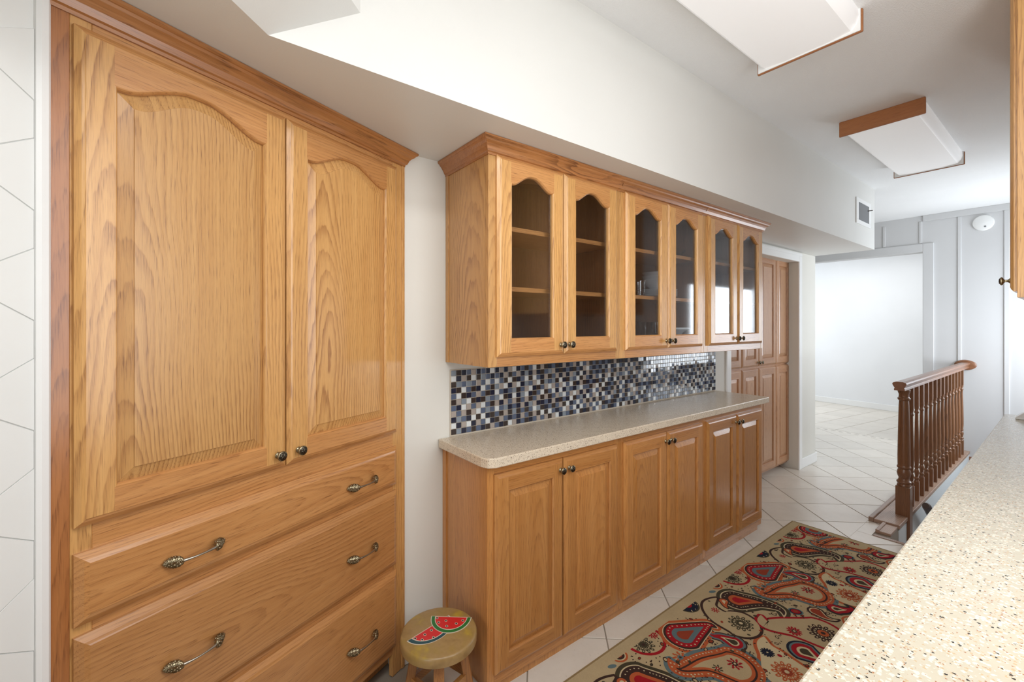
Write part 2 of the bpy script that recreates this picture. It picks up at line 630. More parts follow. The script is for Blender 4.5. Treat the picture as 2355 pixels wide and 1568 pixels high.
struct(c.build('trim_2', FARP, bevel=0.004), 'grey-white casing around the opening to the next room')

# room beyond
ba = Vector((-5.2, 9.81, 0))
bb = Vector((1.2, 8.85, 0))
nb = (bb - ba).normalized()
nn = Vector((-nb.y, nb.x, 0))
w = MB()
w.prism([(ba.x, ba.y), (bb.x, bb.y), (bb.x + nn.x * 0.1, bb.y + nn.y * 0.1), (ba.x + nn.x * 0.1, ba.y + nn.y * 0.1)], 0, CEIL)
struct(w.build('wall_beyond', BRIGHTP, fix=True), 'bright white wall of the next room')
bs = MB()
bs.prism([(ba.x - nn.x * 0.014, ba.y - nn.y * 0.014), (bb.x - nn.x * 0.014, bb.y - nn.y * 0.014), (bb.x, bb.y), (ba.x, ba.y)], 0, 0.10)
struct(bs.build('baseboard_beyond', TRIMW, fix=True, bevel=0.004), 'white baseboard in the next room')
struct(MB().box(-5.1, -5.0, END - 0.12, 10.2, 0, CEIL).build('wall_west', BRIGHTP), 'white wall out of view on the left')
struct(MB().box(1.2, 1.3, FY + 0.12, 10.2, 0, CEIL).build('wall_east', BRIGHTP), 'white wall out of view on the right')

# right-hand wall with its two windows
w = MB()
WIN = [(0.25, 2.15, 1.14, 2.10), (5.60, 6.82, 0.40, 2.34)]
w.box(RX, RX + 0.12, -0.55, 0.25, 0, CEIL)
w.box(RX, RX + 0.12, 0.25, 2.15, 0, 1.14)
w.box(RX, RX + 0.12, 0.25, 2.15, 2.10, CEIL)
w.box(RX, RX + 0.12, 2.15, 5.60, -2.8, CEIL)
w.box(RX, RX + 0.12, 5.60, 6.82, -2.8, 0.40)
w.box(RX, RX + 0.12, 5.60, 6.82, 2.34, CEIL)
w.box(RX, RX + 0.12, 6.82, FY, -2.8, CEIL)
w.box(RX + 0.12, 4.0, -0.55, -0.45, 0, CEIL)
struct(w.build('wall_right', FARP), 'pale wall on the right with two windows')
for i, (y0, y1, z0, z1) in enumerate(WIN):
    f = MB()
    for (ya, yb, za, zb) in ((y0, y0 + 0.05, z0, z1), (y1 - 0.05, y1, z0, z1), (y0 + 0.05, y1 - 0.05, z0, z0 + 0.05), (y0 + 0.05, y1 - 0.05, z1 - 0.05, z1), ((y0 + y1) / 2 - 0.02, (y0 + y1) / 2 + 0.02, z0 + 0.05, z1 - 0.05)):
        f.box(RX + 0.03, RX + 0.08, ya, yb, za, zb)
    wn = struct(f.build('window_%d' % (i + 1), TRIMW, bevel=0.003), 'white framed window in the right-hand wall')
    MB().box(RX + 0.05, RX + 0.055, y0 + 0.05, y1 - 0.05, z0 + 0.05, z1 - 0.05).build('pane', GLASS, wn)
# walls behind the camera
w = MB()
w.box(-2.6, -0.9, -3.5, -3.4, 0, CEIL)
w.box(1.9, 4.0, -3.5, -3.4, 0, CEIL)
w.box(-0.9, 1.9, -3.5, -3.4, 2.40, CEIL)
w.box(-0.9, 1.9, -3.5, -3.4, 0, 0.30)
struct(w.build('wall_back', WALLP), 'white wall behind the camera with the patio window')
f = MB()
for (xa, xb, za, zb) in ((-0.9, -0.84, 0.3, 2.4), (1.84, 1.9, 0.3, 2.4), (-0.84, 1.84, 0.3, 0.36), (-0.84, 1.84, 2.34, 2.4), (0.47, 0.53, 0.36, 2.34)):
    f.box(xa, xb, -3.47, -3.42, za, zb)
struct(f.build('window_3', TRIMW), 'wide white framed patio window')
struct(MB().box(3.9, 4.0, -3.4, -0.55, 0, CEIL).build('wall_side', WALLP), 'white wall out of view')
e = HEX_END
struct(MB().box(e.x - 0.10, e.x, -3.4, e.y, 0, CEIL).build('wall_nook', WALLP), 'white wall beside the camera')

# casing and baseboards of the pantry recess
c = MB()


def casing(m, y0, y1, z0, z1):
    m.box(WX, WX + 0.014, y0, y1, z0, z1)


casing(c, OP1 - 0.006, OP1 + 0.062, 0, OPZ + 0.085)
casing(c, OP0 - 0.062, OP0 + 0.006, 0, OPZ + 0.085)
casing(c, OP0 + 0.006, OP1 - 0.006, OPZ, OPZ + 0.085)
c.box(WX + 0.014, WX + 0.020, OP0 - 0.05, OP1 + 0.05, OPZ + 0.055, OPZ + 0.080)
struct(c.build('trim_3', TRIMW, bevel=0.004), 'white casing around the pantry recess')
b = MB().box(WX, WX + 0.013, OP1 + 0.062, END + 0.013, 0, 0.095).box(-5, WX, END, END + 0.013, 0, 0.095)
struct(b.build('baseboard_left', TRIMW, bevel=0.004), 'white baseboard on the end of the long wall')

# ------------------------------------------------------------------ floor tiles
AN = math.radians(48.8)
nv = (math.cos(AN), math.sin(AN))
nu = (-math.sin(AN), math.cos(AN))
SV, SU = 0.3488, 0.3256


def tile_obj(polys):
    m = MB()
    for p in polys:
        if parea(p) < 0:
            p = p[::-1]
        n = len(p)
        cx = sum(q[0] for q in p) / n
        cy = sum(q[1] for q in p) / n
        inn = []
        for q in p:
            dx, dy = cx - q[0], cy - q[1]
            L = math.hypot(dx, dy) or 1
            inn.append((q[0] + dx / L * 0.0025, q[1] + dy / L * 0.0025))
        m.loft([[(q[0], q[1], -0.004) for q in p], [(q[0], q[1], -0.0012) for q in p], [(q[0], q[1], 0.0) for q in inn]], 0, True, False, True)
    m.build('tile', FTILE, floor)


def cell(ov, ou, sv, su, av, au, g):
    pts = []
    for (a, b) in ((g, g), (sv - g, g), (sv - g, su - g), (g, su - g)):
        p, q = ov + a, ou + b
        pts.append((p * av[0] + q * au[0], p * av[1] + q * au[1]))
    return pts


G = 0.0028
for i in range(-7, 9):
    for j in range(-12, 13):
        p = cell(2.034 + i * SV, 3.305 + j * SU, SV, SU, nv, nu, G)
        xs = [q[0] for q in p]
        ys = [q[1] for q in p]
        if max(xs) < -3.3 or min(xs) > -0.20 or max(ys) < 0.0 or min(ys) > FY:
            continue
        if max(xs) < -1.95 and max(ys) < END:
            continue
        parts = []
        main = clip_rect(p, -3.3, -0.965, -0.2, FY - 0.02)      # left of the railing board
        rest = clip_rect(p, -0.965, 0.2, -0.2, WELL_Y - 0.02)
        if len(main) == 4 and not rest:
            parts = [main]
        elif len(rest) == 4 and not main:
            parts = [rest]
        else:
            whole = clip_rect(p, -3.3, 0.2, -0.2, FY - 0.02)
            if whole and max(q[1] for q in whole) <= WELL_Y - 0.02:
                parts = [whole]
            else:
                parts = [x for x in (main, rest, clip_rect(p, -0.965, -0.884, WELL_Y - 0.02, 3.973)) if x and abs(parea(x)) > 2e-4]
        if parts:
            tile_obj(parts)
# next room: tiles turned square to its own walls
AN2 = math.radians(-8.0)
ev, eu = (math.cos(AN2), math.sin(AN2)), (-math.sin(AN2), math.cos(AN2))
for i in range(-16, 2):
    for j in range(16, 30):
        p = cell(i * 0.337, j * 0.337, 0.337, 0.337, ev, eu, G)
        p = clip_rect(p, -4.4, 0.0, FY + 0.105, 9.9)
        if p and abs(parea(p)) > 1e-3 and max(q[0] for q in p) > -3.6:
            tile_obj([p])
# border of small dark lozenges in the doorway
bordm = paint('border_tile_grey', (168, 160, 150), 0.4)
bm1 = MB().prism([(-0.028, 0), (0, -0.014), (0.028, 0), (0, 0.014)], -0.004, 0.0).mesh('border_tile', [bordm])
MB().box(-2.75, OX1, FY - 0.015, FY + 0.10, -0.004, -0.0006).build('border_strip', FTILE, floor)
for k in range(18):
    inst('border_tile', bm1, floor, (OX1 - 0.05 - k * 0.085, FY + 0.042, 0.0004))

# ------------------------------------------------------------------ cabinet hardware


def knob_mesh():
    m = MB()
    prof = [(0.0095, 0.0), (0.0095, 0.0015), (0.0075, 0.003), (0.0048, 0.006), (0.0046, 0.013), (0.008, 0.016), (0.0135, 0.0185), (0.0150, 0.0205), (0.0150, 0.0225), (0.0136, 0.0240)]
    m.lathe(prof, axis='-y', seg=24)
    # carved face: domed rosette with raised petals
    loops = []
    for i, (r, h) in enumerate([(0.0136, 0.0235), (0.0120, 0.0245), (0.0095, 0.0262), (0.0065, 0.0275), (0.0035, 0.0270), (0.0010, 0.0285)]):
        l = []
        for s in range(24):
            t = 2 * PI * s / 24
            hh = h + (0.0011 * math.cos(6 * t + i * 1.1) if 0 < i < 5 else 0)
            l.append((r * math.cos(t), -hh, r * math.sin(t)))
        loops.append(l)
    m.loft(loops, 1, True, False, True)
    return m.mesh('knob', [PEWTER, PEWTERD], True)


KNOB = knob_mesh()


def handle_mesh():
    """bar pull, 128 mm between two pinecone ends; local x along the pull, -y outwards"""
    m = MB()
    # pinecone ends
    for s in (-1, 1):
        loops = []
        n = 16
        for i in range(n + 1):
            t = i / n
            x = s * (0.038 + 0.034 * t)
            r = 0.0120 * (math.sin(PI * min(1, 0.12 + 0.88 * t) ** 0.75) ** 0.7 if t < 1 else 0) + 0.0006
            cy = -0.020 * (1 - t) ** 1.4 - 0.006
            l = []
            for k in range(18):
                a = 2 * PI * k / 18
                sc = 1 + 0.34 * math.cos(5 * a + (PI if i % 2 else 0)) * math.sin(PI * t)
                l.append((x, cy + r * sc * 0.85 * math.cos(a), r * sc * math.sin(a)))
            loops.append(l if s > 0 else l[::-1])
        m.loft(loops, 0, True, True, True)
        m.lathe([(0.0045, 0.0), (0.0045, 0.012)], (s * 0.058, 0, 0), '-y', 10)
        for i in range(6):                       # raised scales of the cone
            t = 0.18 + 0.13 * i
            r = 0.0112 * math.sin(PI * (0.12 + 0.88 * t) ** 0.75) ** 0.7
            cy = -0.020 * (1 - t) ** 1.4 - 0.006
            for k in range(7):
                a = 2 * PI * (k + 0.5 * (i % 2)) / 7
                c0 = Vector((s * (0.038 + 0.034 * t), cy + r * 0.85 * math.cos(a), r * math.sin(a)))
                q = 0.0032 - 0.0003 * i
                m.tube([c0 + Vector((-q * 1.2, 0, 0)), c0 + Vector((-q * 0.6, 0, 0)), c0 + Vector((q * 0.6, 0, 0)), c0 + Vector((q * 1.2, 0, 0))], [q * 0.4, q, q, q * 0.4], 6, 0)
    # flat bar bowed outwards
    pts, rad = [], []
    for i in range(17):
        t = i / 16
        x = -0.046 + 0.092 * t
        pts.append((x, -0.025 - 0.008 * math.sin(PI * t), 0))
        rad.append(0.0034 + 0.0010 * math.cos(2 * PI * t))
    m.tube(pts, rad, 10, 1, 1.0)
    # small collars
    for s in (-1, 1):
        for q in (0.0, 0.004):
            x = s * (0.043 + q)
            m.tube([(x - 0.0012, -0.0262, 0), (x + 0.0012, -0.0262, 0)], 0.0058, 10, 0)
    return m.mesh('handle', [PEWTER, NICKEL], True)


HANDLE = handle_mesh()

# ------------------------------------------------------------------ door and drawer fronts
OUT = [(0.0, 0.0), (0.0, -0.009), (0.003, -0.011), (0.010, -0.0162), (0.0145, -0.0178), (0.0165, -0.019)]


def rect(W_, H_, i):
    return [(i, i), (W_ - i, i), (W_ - i, H_ - i), (i, H_ - i)]


def arch(t):
    u = min(1.0, max(0.0, (abs(t) - 0.08) / 0.84))
    return (1 - u * u * (3 - 2 * u)) ** 0.82


def make_front(Wd, Hd, st, rb, rt, rise, pane=False):
    """frame-and-panel door meshes: (frame, panel). x across, z up, front towards -y"""
    fr = MB()
    for (i0, y0), (i1, y1) in zip(OUT[:-1], OUT[1:]):
        A, B = rect(Wd, Hd, i0), rect(Wd, Hd, i1)
        for k in range(4):
            l = (k + 1) % 4
            fr.face([(A[k][0], y0, A[k][1]), (A[l][0], y0, A[l][1]), (B[l][0], y1, B[l][1]), (B[k][0], y1, B[k][1])], 1 if k in (0, 2) else 0)
    e = OUT[-1][0]
    yf = -0.019
    x0, x1, z0, z1 = st, Wd - st, rb, Hd - rt
    NS = 28 if rise else 1

    def loop(i):
        pts = [(x0 + i, z0 + i), (x1 - i, z0 + i)]
        for k in range(NS + 1):
            t = 1 - 2 * k / NS
            x = (x0 + x1) / 2 + t * (x1 - x0 - 2 * i) / 2
            pts.append((x, z1 - i + rise * arch(t)))
        return pts

    L0 = loop(0)
    for yy, inset, flip in ((yf, e, False), (0.0, 0.0, True)):
        q = [[(inset, yy, inset), (x0, yy, inset), (x0, yy, Hd - inset), (inset, yy, Hd - inset)], [(x1, yy, inset), (Wd - inset, yy, inset), (Wd - inset, yy, Hd - inset), (x1, yy, Hd - inset)], [(x0, yy, inset), (x1, yy, inset), (x1, yy, z0), (x0, yy, z0)]]
        for k, f in enumerate(q):
            fr.face(f[::-1] if flip else f, 1 if k == 2 else 0)
        for k in range(NS):
            a, b = L0[2 + k], L0[3 + k]
            f = [(b[0], yy, b[1]), (a[0], yy, a[1]), (a[0], yy, Hd - inset), (b[0], yy, Hd - inset)]
            fr.face(f[::-1] if flip else f, 1)
    inner = [(0.0, yf), (0.0025, yf - 0.0004), (0.005, -0.0165), (0.007, -0.0125), (0.007, 0.0)]
    for (i0, y0), (i1, y1) in zip(inner[:-1], inner[1:]):
        A, B = loop(i0), loop(i1)
        n = len(A)
        for k in range(n):
            l = (k + 1) % n
            m = 0 if k in (1, n - 1) else 1
            fr.face([(A[l][0], y0, A[l][1]), (A[k][0], y0, A[k][1]), (B[k][0], y1, B[k][1]), (B[l][0], y1, B[l][1])], m)
    pn = MB()
    if pane:
        a = loop(0.004)
        pn.loft([[(p[0], -0.006, p[1]) for p in a], [(p[0], -0.003, p[1]) for p in a]], 0, True, False, False)
        for yy, flip in ((-0.006, False), (-0.003, True)):
            for k in range(NS):
                u, v = a[2 + k], a[3 + k]
                f = [(v[0], yy, z0 + 0.004), (u[0], yy, z0 + 0.004), (u[0], yy, u[1]), (v[0], yy, v[1])]
                pn.face(f[::-1] if flip else f)
    else:
        lv = [(0.0065, -0.007), (0.009, -0.0075), (0.036, -0.0145), (0.0365, -0.0170)]
        for (i0, y0), (i1, y1) in zip(lv[:-1], lv[1:]):
            A, B = loop(i0), loop(i1)
            n = len(A)
            for k in range(n):
                l = (k + 1) % n
                pn.face([(A[k][0], y0, A[k][1]), (A[l][0], y0, A[l][1]), (B[l][0], y1, B[l][1]), (B[k][0], y1, B[k][1])])
        a = loop(0.0365)
        zb = a[0][1]
        for k in range(NS):
            u, v = a[2 + k], a[3 + k]
            pn.face([(v[0], -0.017, zb), (u[0], -0.017, zb), (u[0], -0.017, u[1]), (v[0], -0.017, v[1])])
    return fr, pn


CACHE = {}


def door(parent, x, z, Wd, Hd, knob, st=0.058, rb=0.066, rt=0.066, rise=0.0, pane=False, y=0.0, mats=None):
    mats = mats or OAK
    key = (mats[0].name, round(Wd, 4), round(Hd, 4), st, rb, rt, rise, pane)
    if key not in CACHE:
        fr, pn = make_front(Wd, Hd, st, rb, rt, rise, pane)
        CACHE[key] = (fr.mesh('door', mats), pn.mesh('panel', [GLASS] if pane else [mats[0]]))
    fm, pm = CACHE[key]
    d = inst('door', fm, parent, (x, y, z))
    inst('pane' if pane else 'panel', pm, d)
    if knob:
        k = inst('knob', KNOB, d, (knob[0], -0.019, knob[1]))
        k.rotation_euler = (0, random.uniform(0, 6), 0)
    return d


def drawer(parent, x, z, Wd, Hd, pulls, y=0.0):
    m = MB()
    prof = [(0.0, 0.0), (0.0, -0.008), (0.003, -0.010), (0.014, -0.0175), (0.020, -0.0192), (0.023, -0.0205)]
    for (i0, y0), (i1, y1) in zip(prof[:-1], prof[1:]):
        A, B = rect(Wd, Hd, i0), rect(Wd, Hd, i1)
        for k in range(4):
            l = (k + 1) % 4
            m.face([(A[k][0], y0, A[k][1]), (A[l][0], y0, A[l][1]), (B[l][0], y1, B[l][1]), (B[k][0], y1, B[k][1])])
    i = prof[-1][0]
    m.face([(p[0], prof[-1][1], p[1]) for p in rect(Wd, Hd, i)])
    m.face([(p[0], 0.0, p[1]) for p in rect(Wd, Hd, 0)][::-1])
    d = m.build('drawer', OH, parent, (x, y, z))
    for px, pz in pulls:
        inst('handle', HANDLE, d, (px, -0.0205, pz))
    return d


CROWN = [(0.000, -0.060), (0.005, -0.060), (0.006, -0.052), (0.011, -0.049), (0.014, -0.042), (0.017, -0.034), (0.024, -0.025), (0.033, -0.018), (0.037, -0.012), (0.040, -0.011), (0.044, -0.007), (0.044, 0.0)]


def crown(parent, x0, x1, yb, ztop, left=True, right=True, k=1.0):
    m = MB()
    rows = []
    for o, z in CROWN:
        o *= k
        r = []
        if left:
            r.append((x0 - o, yb, ztop + z))
        r.append((x0 - (o if left else 0), -o, ztop + z))
        r.append((x1 + (o if right else 0), -o, ztop + z))
        if right:
            r.append((x1 + o, yb, ztop + z))
        rows.append(r)
    n = len(rows[0])
    for a in range(len(rows) - 1):
        for i in range(n - 1):
            m.face([rows[a][i], rows[a][i + 1], rows[a + 1][i + 1], rows[a + 1][i]], 0)
    m.face([p for p in rows[-1]], 0)
    m.face([p for p in rows[0]][::-1], 0)
    m.face([r[0] for r in rows], 0)
    m.face([r[-1] for r in rows][::-1], 0)
    return m.build('crown_moulding', OC, parent)


# ------------------------------------------------------------------ tall cabinet
random.seed(11)
tall = empty('tall_cabinet', TALL, TALL_RZ)
tag(tall, 'tall honey oak cabinet with two arched doors above three wide drawers', 'cabinet')
body = MB()
body.box(0.004, TALL_W - 0.004, 0.02, 0.45, 0.09, 2.10)
body.box(0.02, TALL_W - 0.004, 0.07, 0.44, 0.0, 0.09)
body.build('body', OV, tall)
ff = MB()
ff.box(0.0305, 0.0665, 0, 0.02, 0.0, 2.10, 0)
ff.box(TALL_W - 0.062, TALL_W, 0, 0.02, 0.0, 2.10, 0)
for za, zb in ((0.09, 0.14), (0.42, 0.46), (0.74, 0.79), (0.915, 1.00), (2.02, 2.10)):
    ff.box(0.0665, TALL_W - 0.062, 0.0005, 0.02, za, zb, 1)
ff.box(TALL_W - 0.012, TALL_W + 0.004, -0.004, 0.30, 0.0, 2.09, 0)
ff.build('face_frame', OAK, tall, bevel=0.0015)
MB().box(0, 0.0305, -0.001, 0.02, 0.0, 2.10).build('filler_strip', OD, tall, bevel=0.001)
DW = 0.478
door(tall, 0.0345, 0.982, DW, 1.063, (DW - 0.030, 0.040), st=0.064, rb=0.068, rt=0.103, rise=0.052)
door(tall, 0.5165, 0.982, DW, 1.063, (0.034, 0.040), st=0.064, rb=0.068, rt=0.103, rise=0.052)
WDR = 0.960
for z0, z1, hz in ((0.772, 0.926, 0.839), (0.452, 0.750, 0.587), (0.126, 0.430, 0.262)):
    drawer(tall, 0.0345, z0, WDR, z1 - z0, [(0.222, hz - z0), (0.770, hz - z0)])
crown(tall, 0.0, TALL_W, 0.16, SOF - 0.001, left=False, right=True, k=1.0)

# ------------------------------------------------------------------ base cabinets, worktop, wall cabinets
BX = -1.375
where = ['nearest the stool', 'middle of the row', 'nearest the pantry']
UW = 0.763
for i in range(3):
    y0 = 0.930 + i * UW
    u = empty('base_cabinet', (BX, y0, 0), PI / 2)
    tag(u, 'oak base cabinet with two raised-panel doors, %s under the beige worktop' % where[i], 'cabinet', 'base cabinets under the beige worktop')
    dep = BX - WX - 0.001
    b = MB().box(0.0 if i else 0.002, UW, 0.02, dep, 0.036, 0.876)
    b.box(0.015 if i == 0 else 0.0, UW - (0.03 if i == 2 else 0.0), 0.012, dep, 0.0, 0.036)
    b.build('body', BASE[0], u)
    f = MB().box(0, 0.032, 0, 0.02, 0.036, 0.876, 0).box(UW - 0.032, UW, 0, 0.02, 0.036, 0.876, 0)
    f.box(0.032, UW - 0.032, 0.0004, 0.02, 0.036, 0.090, 1).box(0.032, UW - 0.032, 0.0004, 0.02, 0.82, 0.876, 1)
    if i == 0:
        f.box(-0.004, 0.004, dep - 0.03, dep, 0.0, 0.876, 0)
    f.build('face_frame', BASE, u, bevel=0.0015)
    door(u, 0.028, 0.078, 0.356, 0.764, (0.356 - 0.022, 0.764 - 0.045), mats=BASE)
    door(u, 0.388, 0.078, 0.356, 0.764, (0.026, 0.764 - 0.045), mats=BASE)

ct = MB()
FXC = -1.335
Y0C, Y1C = 0.905, 3.262
poly = [(WX + 0.002, Y0C), (FXC - 0.045, Y0C), (FXC - 0.014, Y0C + 0.010), (FXC, Y0C + 0.040), (FXC, Y1C - 0.012), (FXC - 0.012, Y1C), (WX + 0.002, Y1C)]
ct.prism(poly, 0.877, 0.915)
tag(ct.build('worktop', QUARTZ, bevel=0.004), 'speckled beige stone worktop along the mosaic backsplash', 'worktop')

UX = -1.389
UWU = 0.775
whereu = ['left end of the row with bare shelves', 'middle of the row with dishes inside', 'right end of the row reflecting the window']
UPZ = (1.248, 2.118)
for i in range(3):
    y0 = 0.945 + i * UWU
    u = empty('wall_cabinet', (UX, y0, 0), PI / 2)
    tag(u, 'oak wall cabinet with two arched glass doors, %s' % whereu[i], 'cabinet', 'glass-fronted wall cabinets')
    dep = UX - WX - 0.001
    z0, z1 = UPZ
    b = MB()
    b.box(0.0, 0.016, 0.02, dep, z0, z1, 0).box(UWU - 0.016, UWU, 0.02, dep, z0, z1, 0)
    b.box(0.016, UWU - 0.016, dep - 0.008, dep, z0, z1, 1)
    b.box(0.016, UWU - 0.016, 0.02, dep - 0.008, z0 + 0.012, z0 + 0.030, 1)
    b.box(0.016, UWU - 0.016, 0.02, dep - 0.008, z1 - 0.02, z1, 1)
    b.box(0.016, 0.018, 0.02, dep - 0.008, z0 + 0.03, z1 - 0.02, 1).box(UWU - 0.018, UWU - 0.016, 0.02, dep - 0.008, z0 + 0.03, z1 - 0.02, 1)
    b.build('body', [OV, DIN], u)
    f = MB().box(0, 0.040, 0, 0.02, z0, z1, 0).box(UWU - 0.030, UWU, 0, 0.02, z0, z1, 0)
    f.box(0.040, UWU - 0.030, 0.0004, 0.02, z0, z0 + 0.055, 1).box(0.040, UWU - 0.030, 0.0004, 0.02, 2.035, z1, 1)
    if i == 0:
        f.box(-0.004, 0.004, dep - 0.022, dep, z0, 2.07, 0)
    f.build('face_frame', OAK, u, bevel=0.0015)
    for sz in (1.548, 1.793):
        MB().box(0.019, UWU - 0.019, 0.035, dep - 0.01, sz, sz + 0.019, 0).build('shelf', OH, u, bevel=0.001)
    kw = dict(st=0.062, rb=0.066, rt=0.098, rise=0.045, pane=True)
    door(u, 0.033, 1.287, 0.353, 0.781, (0.353 - 0.022, 0.040), **kw)
    door(u, 0.389, 1.287, 0.353, 0.781, (0.026, 0.040), **kw)
    crown(u, 0.0, UWU, dep, SOF - 0.001, left=(i == 0), right=(i == 2), k=0.95)

# ------------------------------------------------------------------ mosaic backsplash
bs = empty('mosaic_backsplash', (WX + 0.0008, 0.962, 0.9155), PI / 2)
tag(bs, 'backsplash of small blue, grey, brown and white mosaic tiles', 'backsplash')
LEN, HGT = 3.262 - 0.018 - 0.962, 0.298
MB().box(0, LEN, -0.0035, 0, 0.0, HGT).build('grout', paint('mosaic_grout', (196, 184, 166), 0.8), bs)
cols = [(36, 42, 60), (88, 100, 122), (58, 50, 48), (166, 156, 148), (212, 216, 216), (132, 142, 152)]
TM = [plain('mosaic_%d' % k, c, 0.06, spec=0.6) for k, c in enumerate(cols)]
PIT = 0.0262
SZ = 0.0238
tmesh = []
for k in range(6):
    m = MB()
    h = SZ / 2
    m.loft([[(-h, 0, -h), (h, 0, -h), (h, 0, h), (-h, 0, h)], [(-h, -0.0025, -h), (h, -0.0025, -h), (h, -0.0025, h), (-h, -0.0025, h)], [(-h + 0.001, -0.0035, -h + 0.001), (h - 0.001, -0.0035, -h + 0.001), (h - 0.001, -0.0035, h - 0.001), (-h + 0.001, -0.0035, h - 0.001)]], 0, True, False, True)
    tmesh.append(m.mesh('tile', [TM[k]]))
rest = MB()
rg = random.Random(5)
ncol = int(LEN / PIT)
nrow = 11
prev = {}
count = 0
for c in range(ncol):
    for r in range(nrow):
        for _ in range(6):
            k = rg.choices(range(6), (24, 26, 17, 16, 17, 6))[0]
            if k != prev.get((c - 1, r)) and k != prev.get((c, r - 1)):
                break
        prev[(c, r)] = k
        x = 0.004 + PIT * (c + 0.5)
        z = 0.006 + PIT * (r + 0.5)
        tx, tz = rg.gauss(0, 0.010), rg.gauss(0, 0.010)
        if count < 297:
            inst('tile', tmesh[k], bs, (x, -0.0035, z), (tx, 0, tz))
            count += 1
        else:
            h = SZ / 2

            def pt(a, b, d):
                return (x + a, -0.0035 - d + a * math.tan(tz) * 1.0 + b * math.tan(-tx), z + b)
            i1 = h - 0.001
            rest.loft([[pt(-h, -h, 0), pt(h, -h, 0), pt(h, h, 0), pt(-h, h, 0)], [pt(-h, -h, 0.0025), pt(h, -h, 0.0025), pt(h, h, 0.0025), pt(-h, h, 0.0025)], [pt(-i1, -i1, 0.0035), pt(i1, -i1, 0.0035), pt(i1, i1, 0.0035), pt(-i1, i1, 0.0035)]], k, True, False, True)
o = rest.build('tiles', TM, bs)
o['kind'] = 'stuff'

# ------------------------------------------------------------------ pantry cabinet in the recess
PX = -1.822
pc = empty('pantry_cabinet', (PX, 3.50, 0), PI / 2)
tag(pc, 'oak pantry cabinet with rows of narrow raised-panel doors in the wall recess', 'cabinet')
PW = 1.366
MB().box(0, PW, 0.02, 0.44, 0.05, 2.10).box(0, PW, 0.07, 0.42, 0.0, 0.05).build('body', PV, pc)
f = MB()
for xa, xb in ((0, 0.03), (0.355, 0.372), (0.68, 0.692), (1.04, 1.056), (PW - 0.02, PW)):
    f.box(xa, xb, 0, 0.02, 0.05, 2.10, 0)
for za, zb in ((0.05, 0.08), (1.0, 1.05), (2.04, 2.10)):
    f.box(0.0, PW, 0.0005, 0.02, za, zb, 1)
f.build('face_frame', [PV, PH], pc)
for k, (xa, xb) in enumerate(((0.030, 0.358), (0.366, 0.682), (0.687, 1.043), (1.050, 1.358))):
    wd = xb - xa
    kb = {1: (wd - 0.022, 0.035), 2: (0.022, 0.035)}.get(k)
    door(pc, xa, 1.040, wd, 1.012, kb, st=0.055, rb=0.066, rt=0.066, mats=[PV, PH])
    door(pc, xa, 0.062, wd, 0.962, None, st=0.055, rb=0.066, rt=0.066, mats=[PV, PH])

# ------------------------------------------------------------------ dishes behind the middle glass doors
SH1, SH2, SHB = 1.812, 1.567, 1.278


def lathe_thing(name, prof, loc, mat, label, cat, group=None, seg=28):
    m = MB().lathe(prof, seg=seg)
    o = m.build(name, mat, None, loc, smooth=True)
    return tag(o, label, cat, group)


pl_prof = [(0.0, 0.002), (0.055, 0.0), (0.060, 0.0015), (0.118, 0.014), (0.120, 0.016), (0.116, 0.0165), (0.062, 0.005), (0.0, 0.005)]
pl_me = MB().lathe(pl_prof, seg=32).mesh('plate', [CHINA], True)
nth = ['bottom', 'second', 'third', 'fourth', 'fifth', 'top']
for k in range(6):
    o = inst('dinner_plate', pl_me, None, (-1.570, 2.285, SH2 + 0.0005 + k * 0.0075))
    tag(o, 'white dinner plate behind the middle glass doors, %s of its stack' % (nth[k] if k in (0, 5) else nth[k] + ' from the bottom'), 'plate', 'stacked white plates')
bw_prof = [(0.0, 0.0), (0.035, 0.0), (0.038, 0.006), (0.070, 0.030), (0.082, 0.055), (0.084, 0.058), (0.080, 0.057), (0.066, 0.034), (0.034, 0.012), (0.0, 0.010)]
bw_me = MB().lathe(bw_prof, seg=28).mesh('bowl', [CHINA], True)
for k in range(3):
    o = inst('serving_bowl', bw_me, None, (-1.570, 2.285, SH2 + 0.0560 + k * 0.0215))
    tag(o, 'white bowl on the plate stack behind the middle glass doors, %s of three' % ('bottom', 'middle', 'top')[k], 'bowl', 'stacked white bowls')
gl_prof = [(0.0, 0.0), (0.030, 0.0), (0.032, 0.004), (0.037, 0.095), (0.035, 0.095), (0.030, 0.010), (0.0, 0.008)]
lathe_thing('drinking_glass', gl_prof, (-1.56, 2.105, SH2 + 0.0005), TUMBLER, 'clear tumbler beside the plate stack on the lower shelf', 'glass')
vs_prof = [(0.0, 0.0), (0.034, 0.0), (0.030, 0.012), (0.024, 0.06), (0.034, 0.12), (0.046, 0.150), (0.044, 0.150), (0.031, 0.118), (0.021, 0.06), (0.0, 0.012)]
lathe_thing('glass_vase', vs_prof, (-1.53, 2.125, SHB + 0.0005), TUMBLER, 'clear glass vase on the cabinet floor below the tumbler', 'vase')
lathe_thing('water_goblet', [(0.0, 0.0), (0.032, 0.0), (0.030, 0.004), (0.006, 0.010), (0.005, 0.055), (0.030, 0.080), (0.038, 0.150), (0.036, 0.150), (0.028, 0.084), (0.0, 0.062)], (-1.53, 2.235, SHB + 0.0005), TUMBLER, 'clear stemmed goblet right of the glass vase on the cabinet floor', 'glass')
lathe_thing('pedestal_bowl', [(0.0, 0.0), (0.045, 0.0), (0.047, 0.006), (0.030, 0.014), (0.026, 0.075), (0.040, 0.092), (0.070, 0.108), (0.072, 0.118), (0.068, 0.118), (0.038, 0.100), (0.0, 0.098)], (-1.50, 2.390, SHB + 0.0005), CHINA, 'white footed bowl on the cabinet floor behind the middle right door', 'bowl')
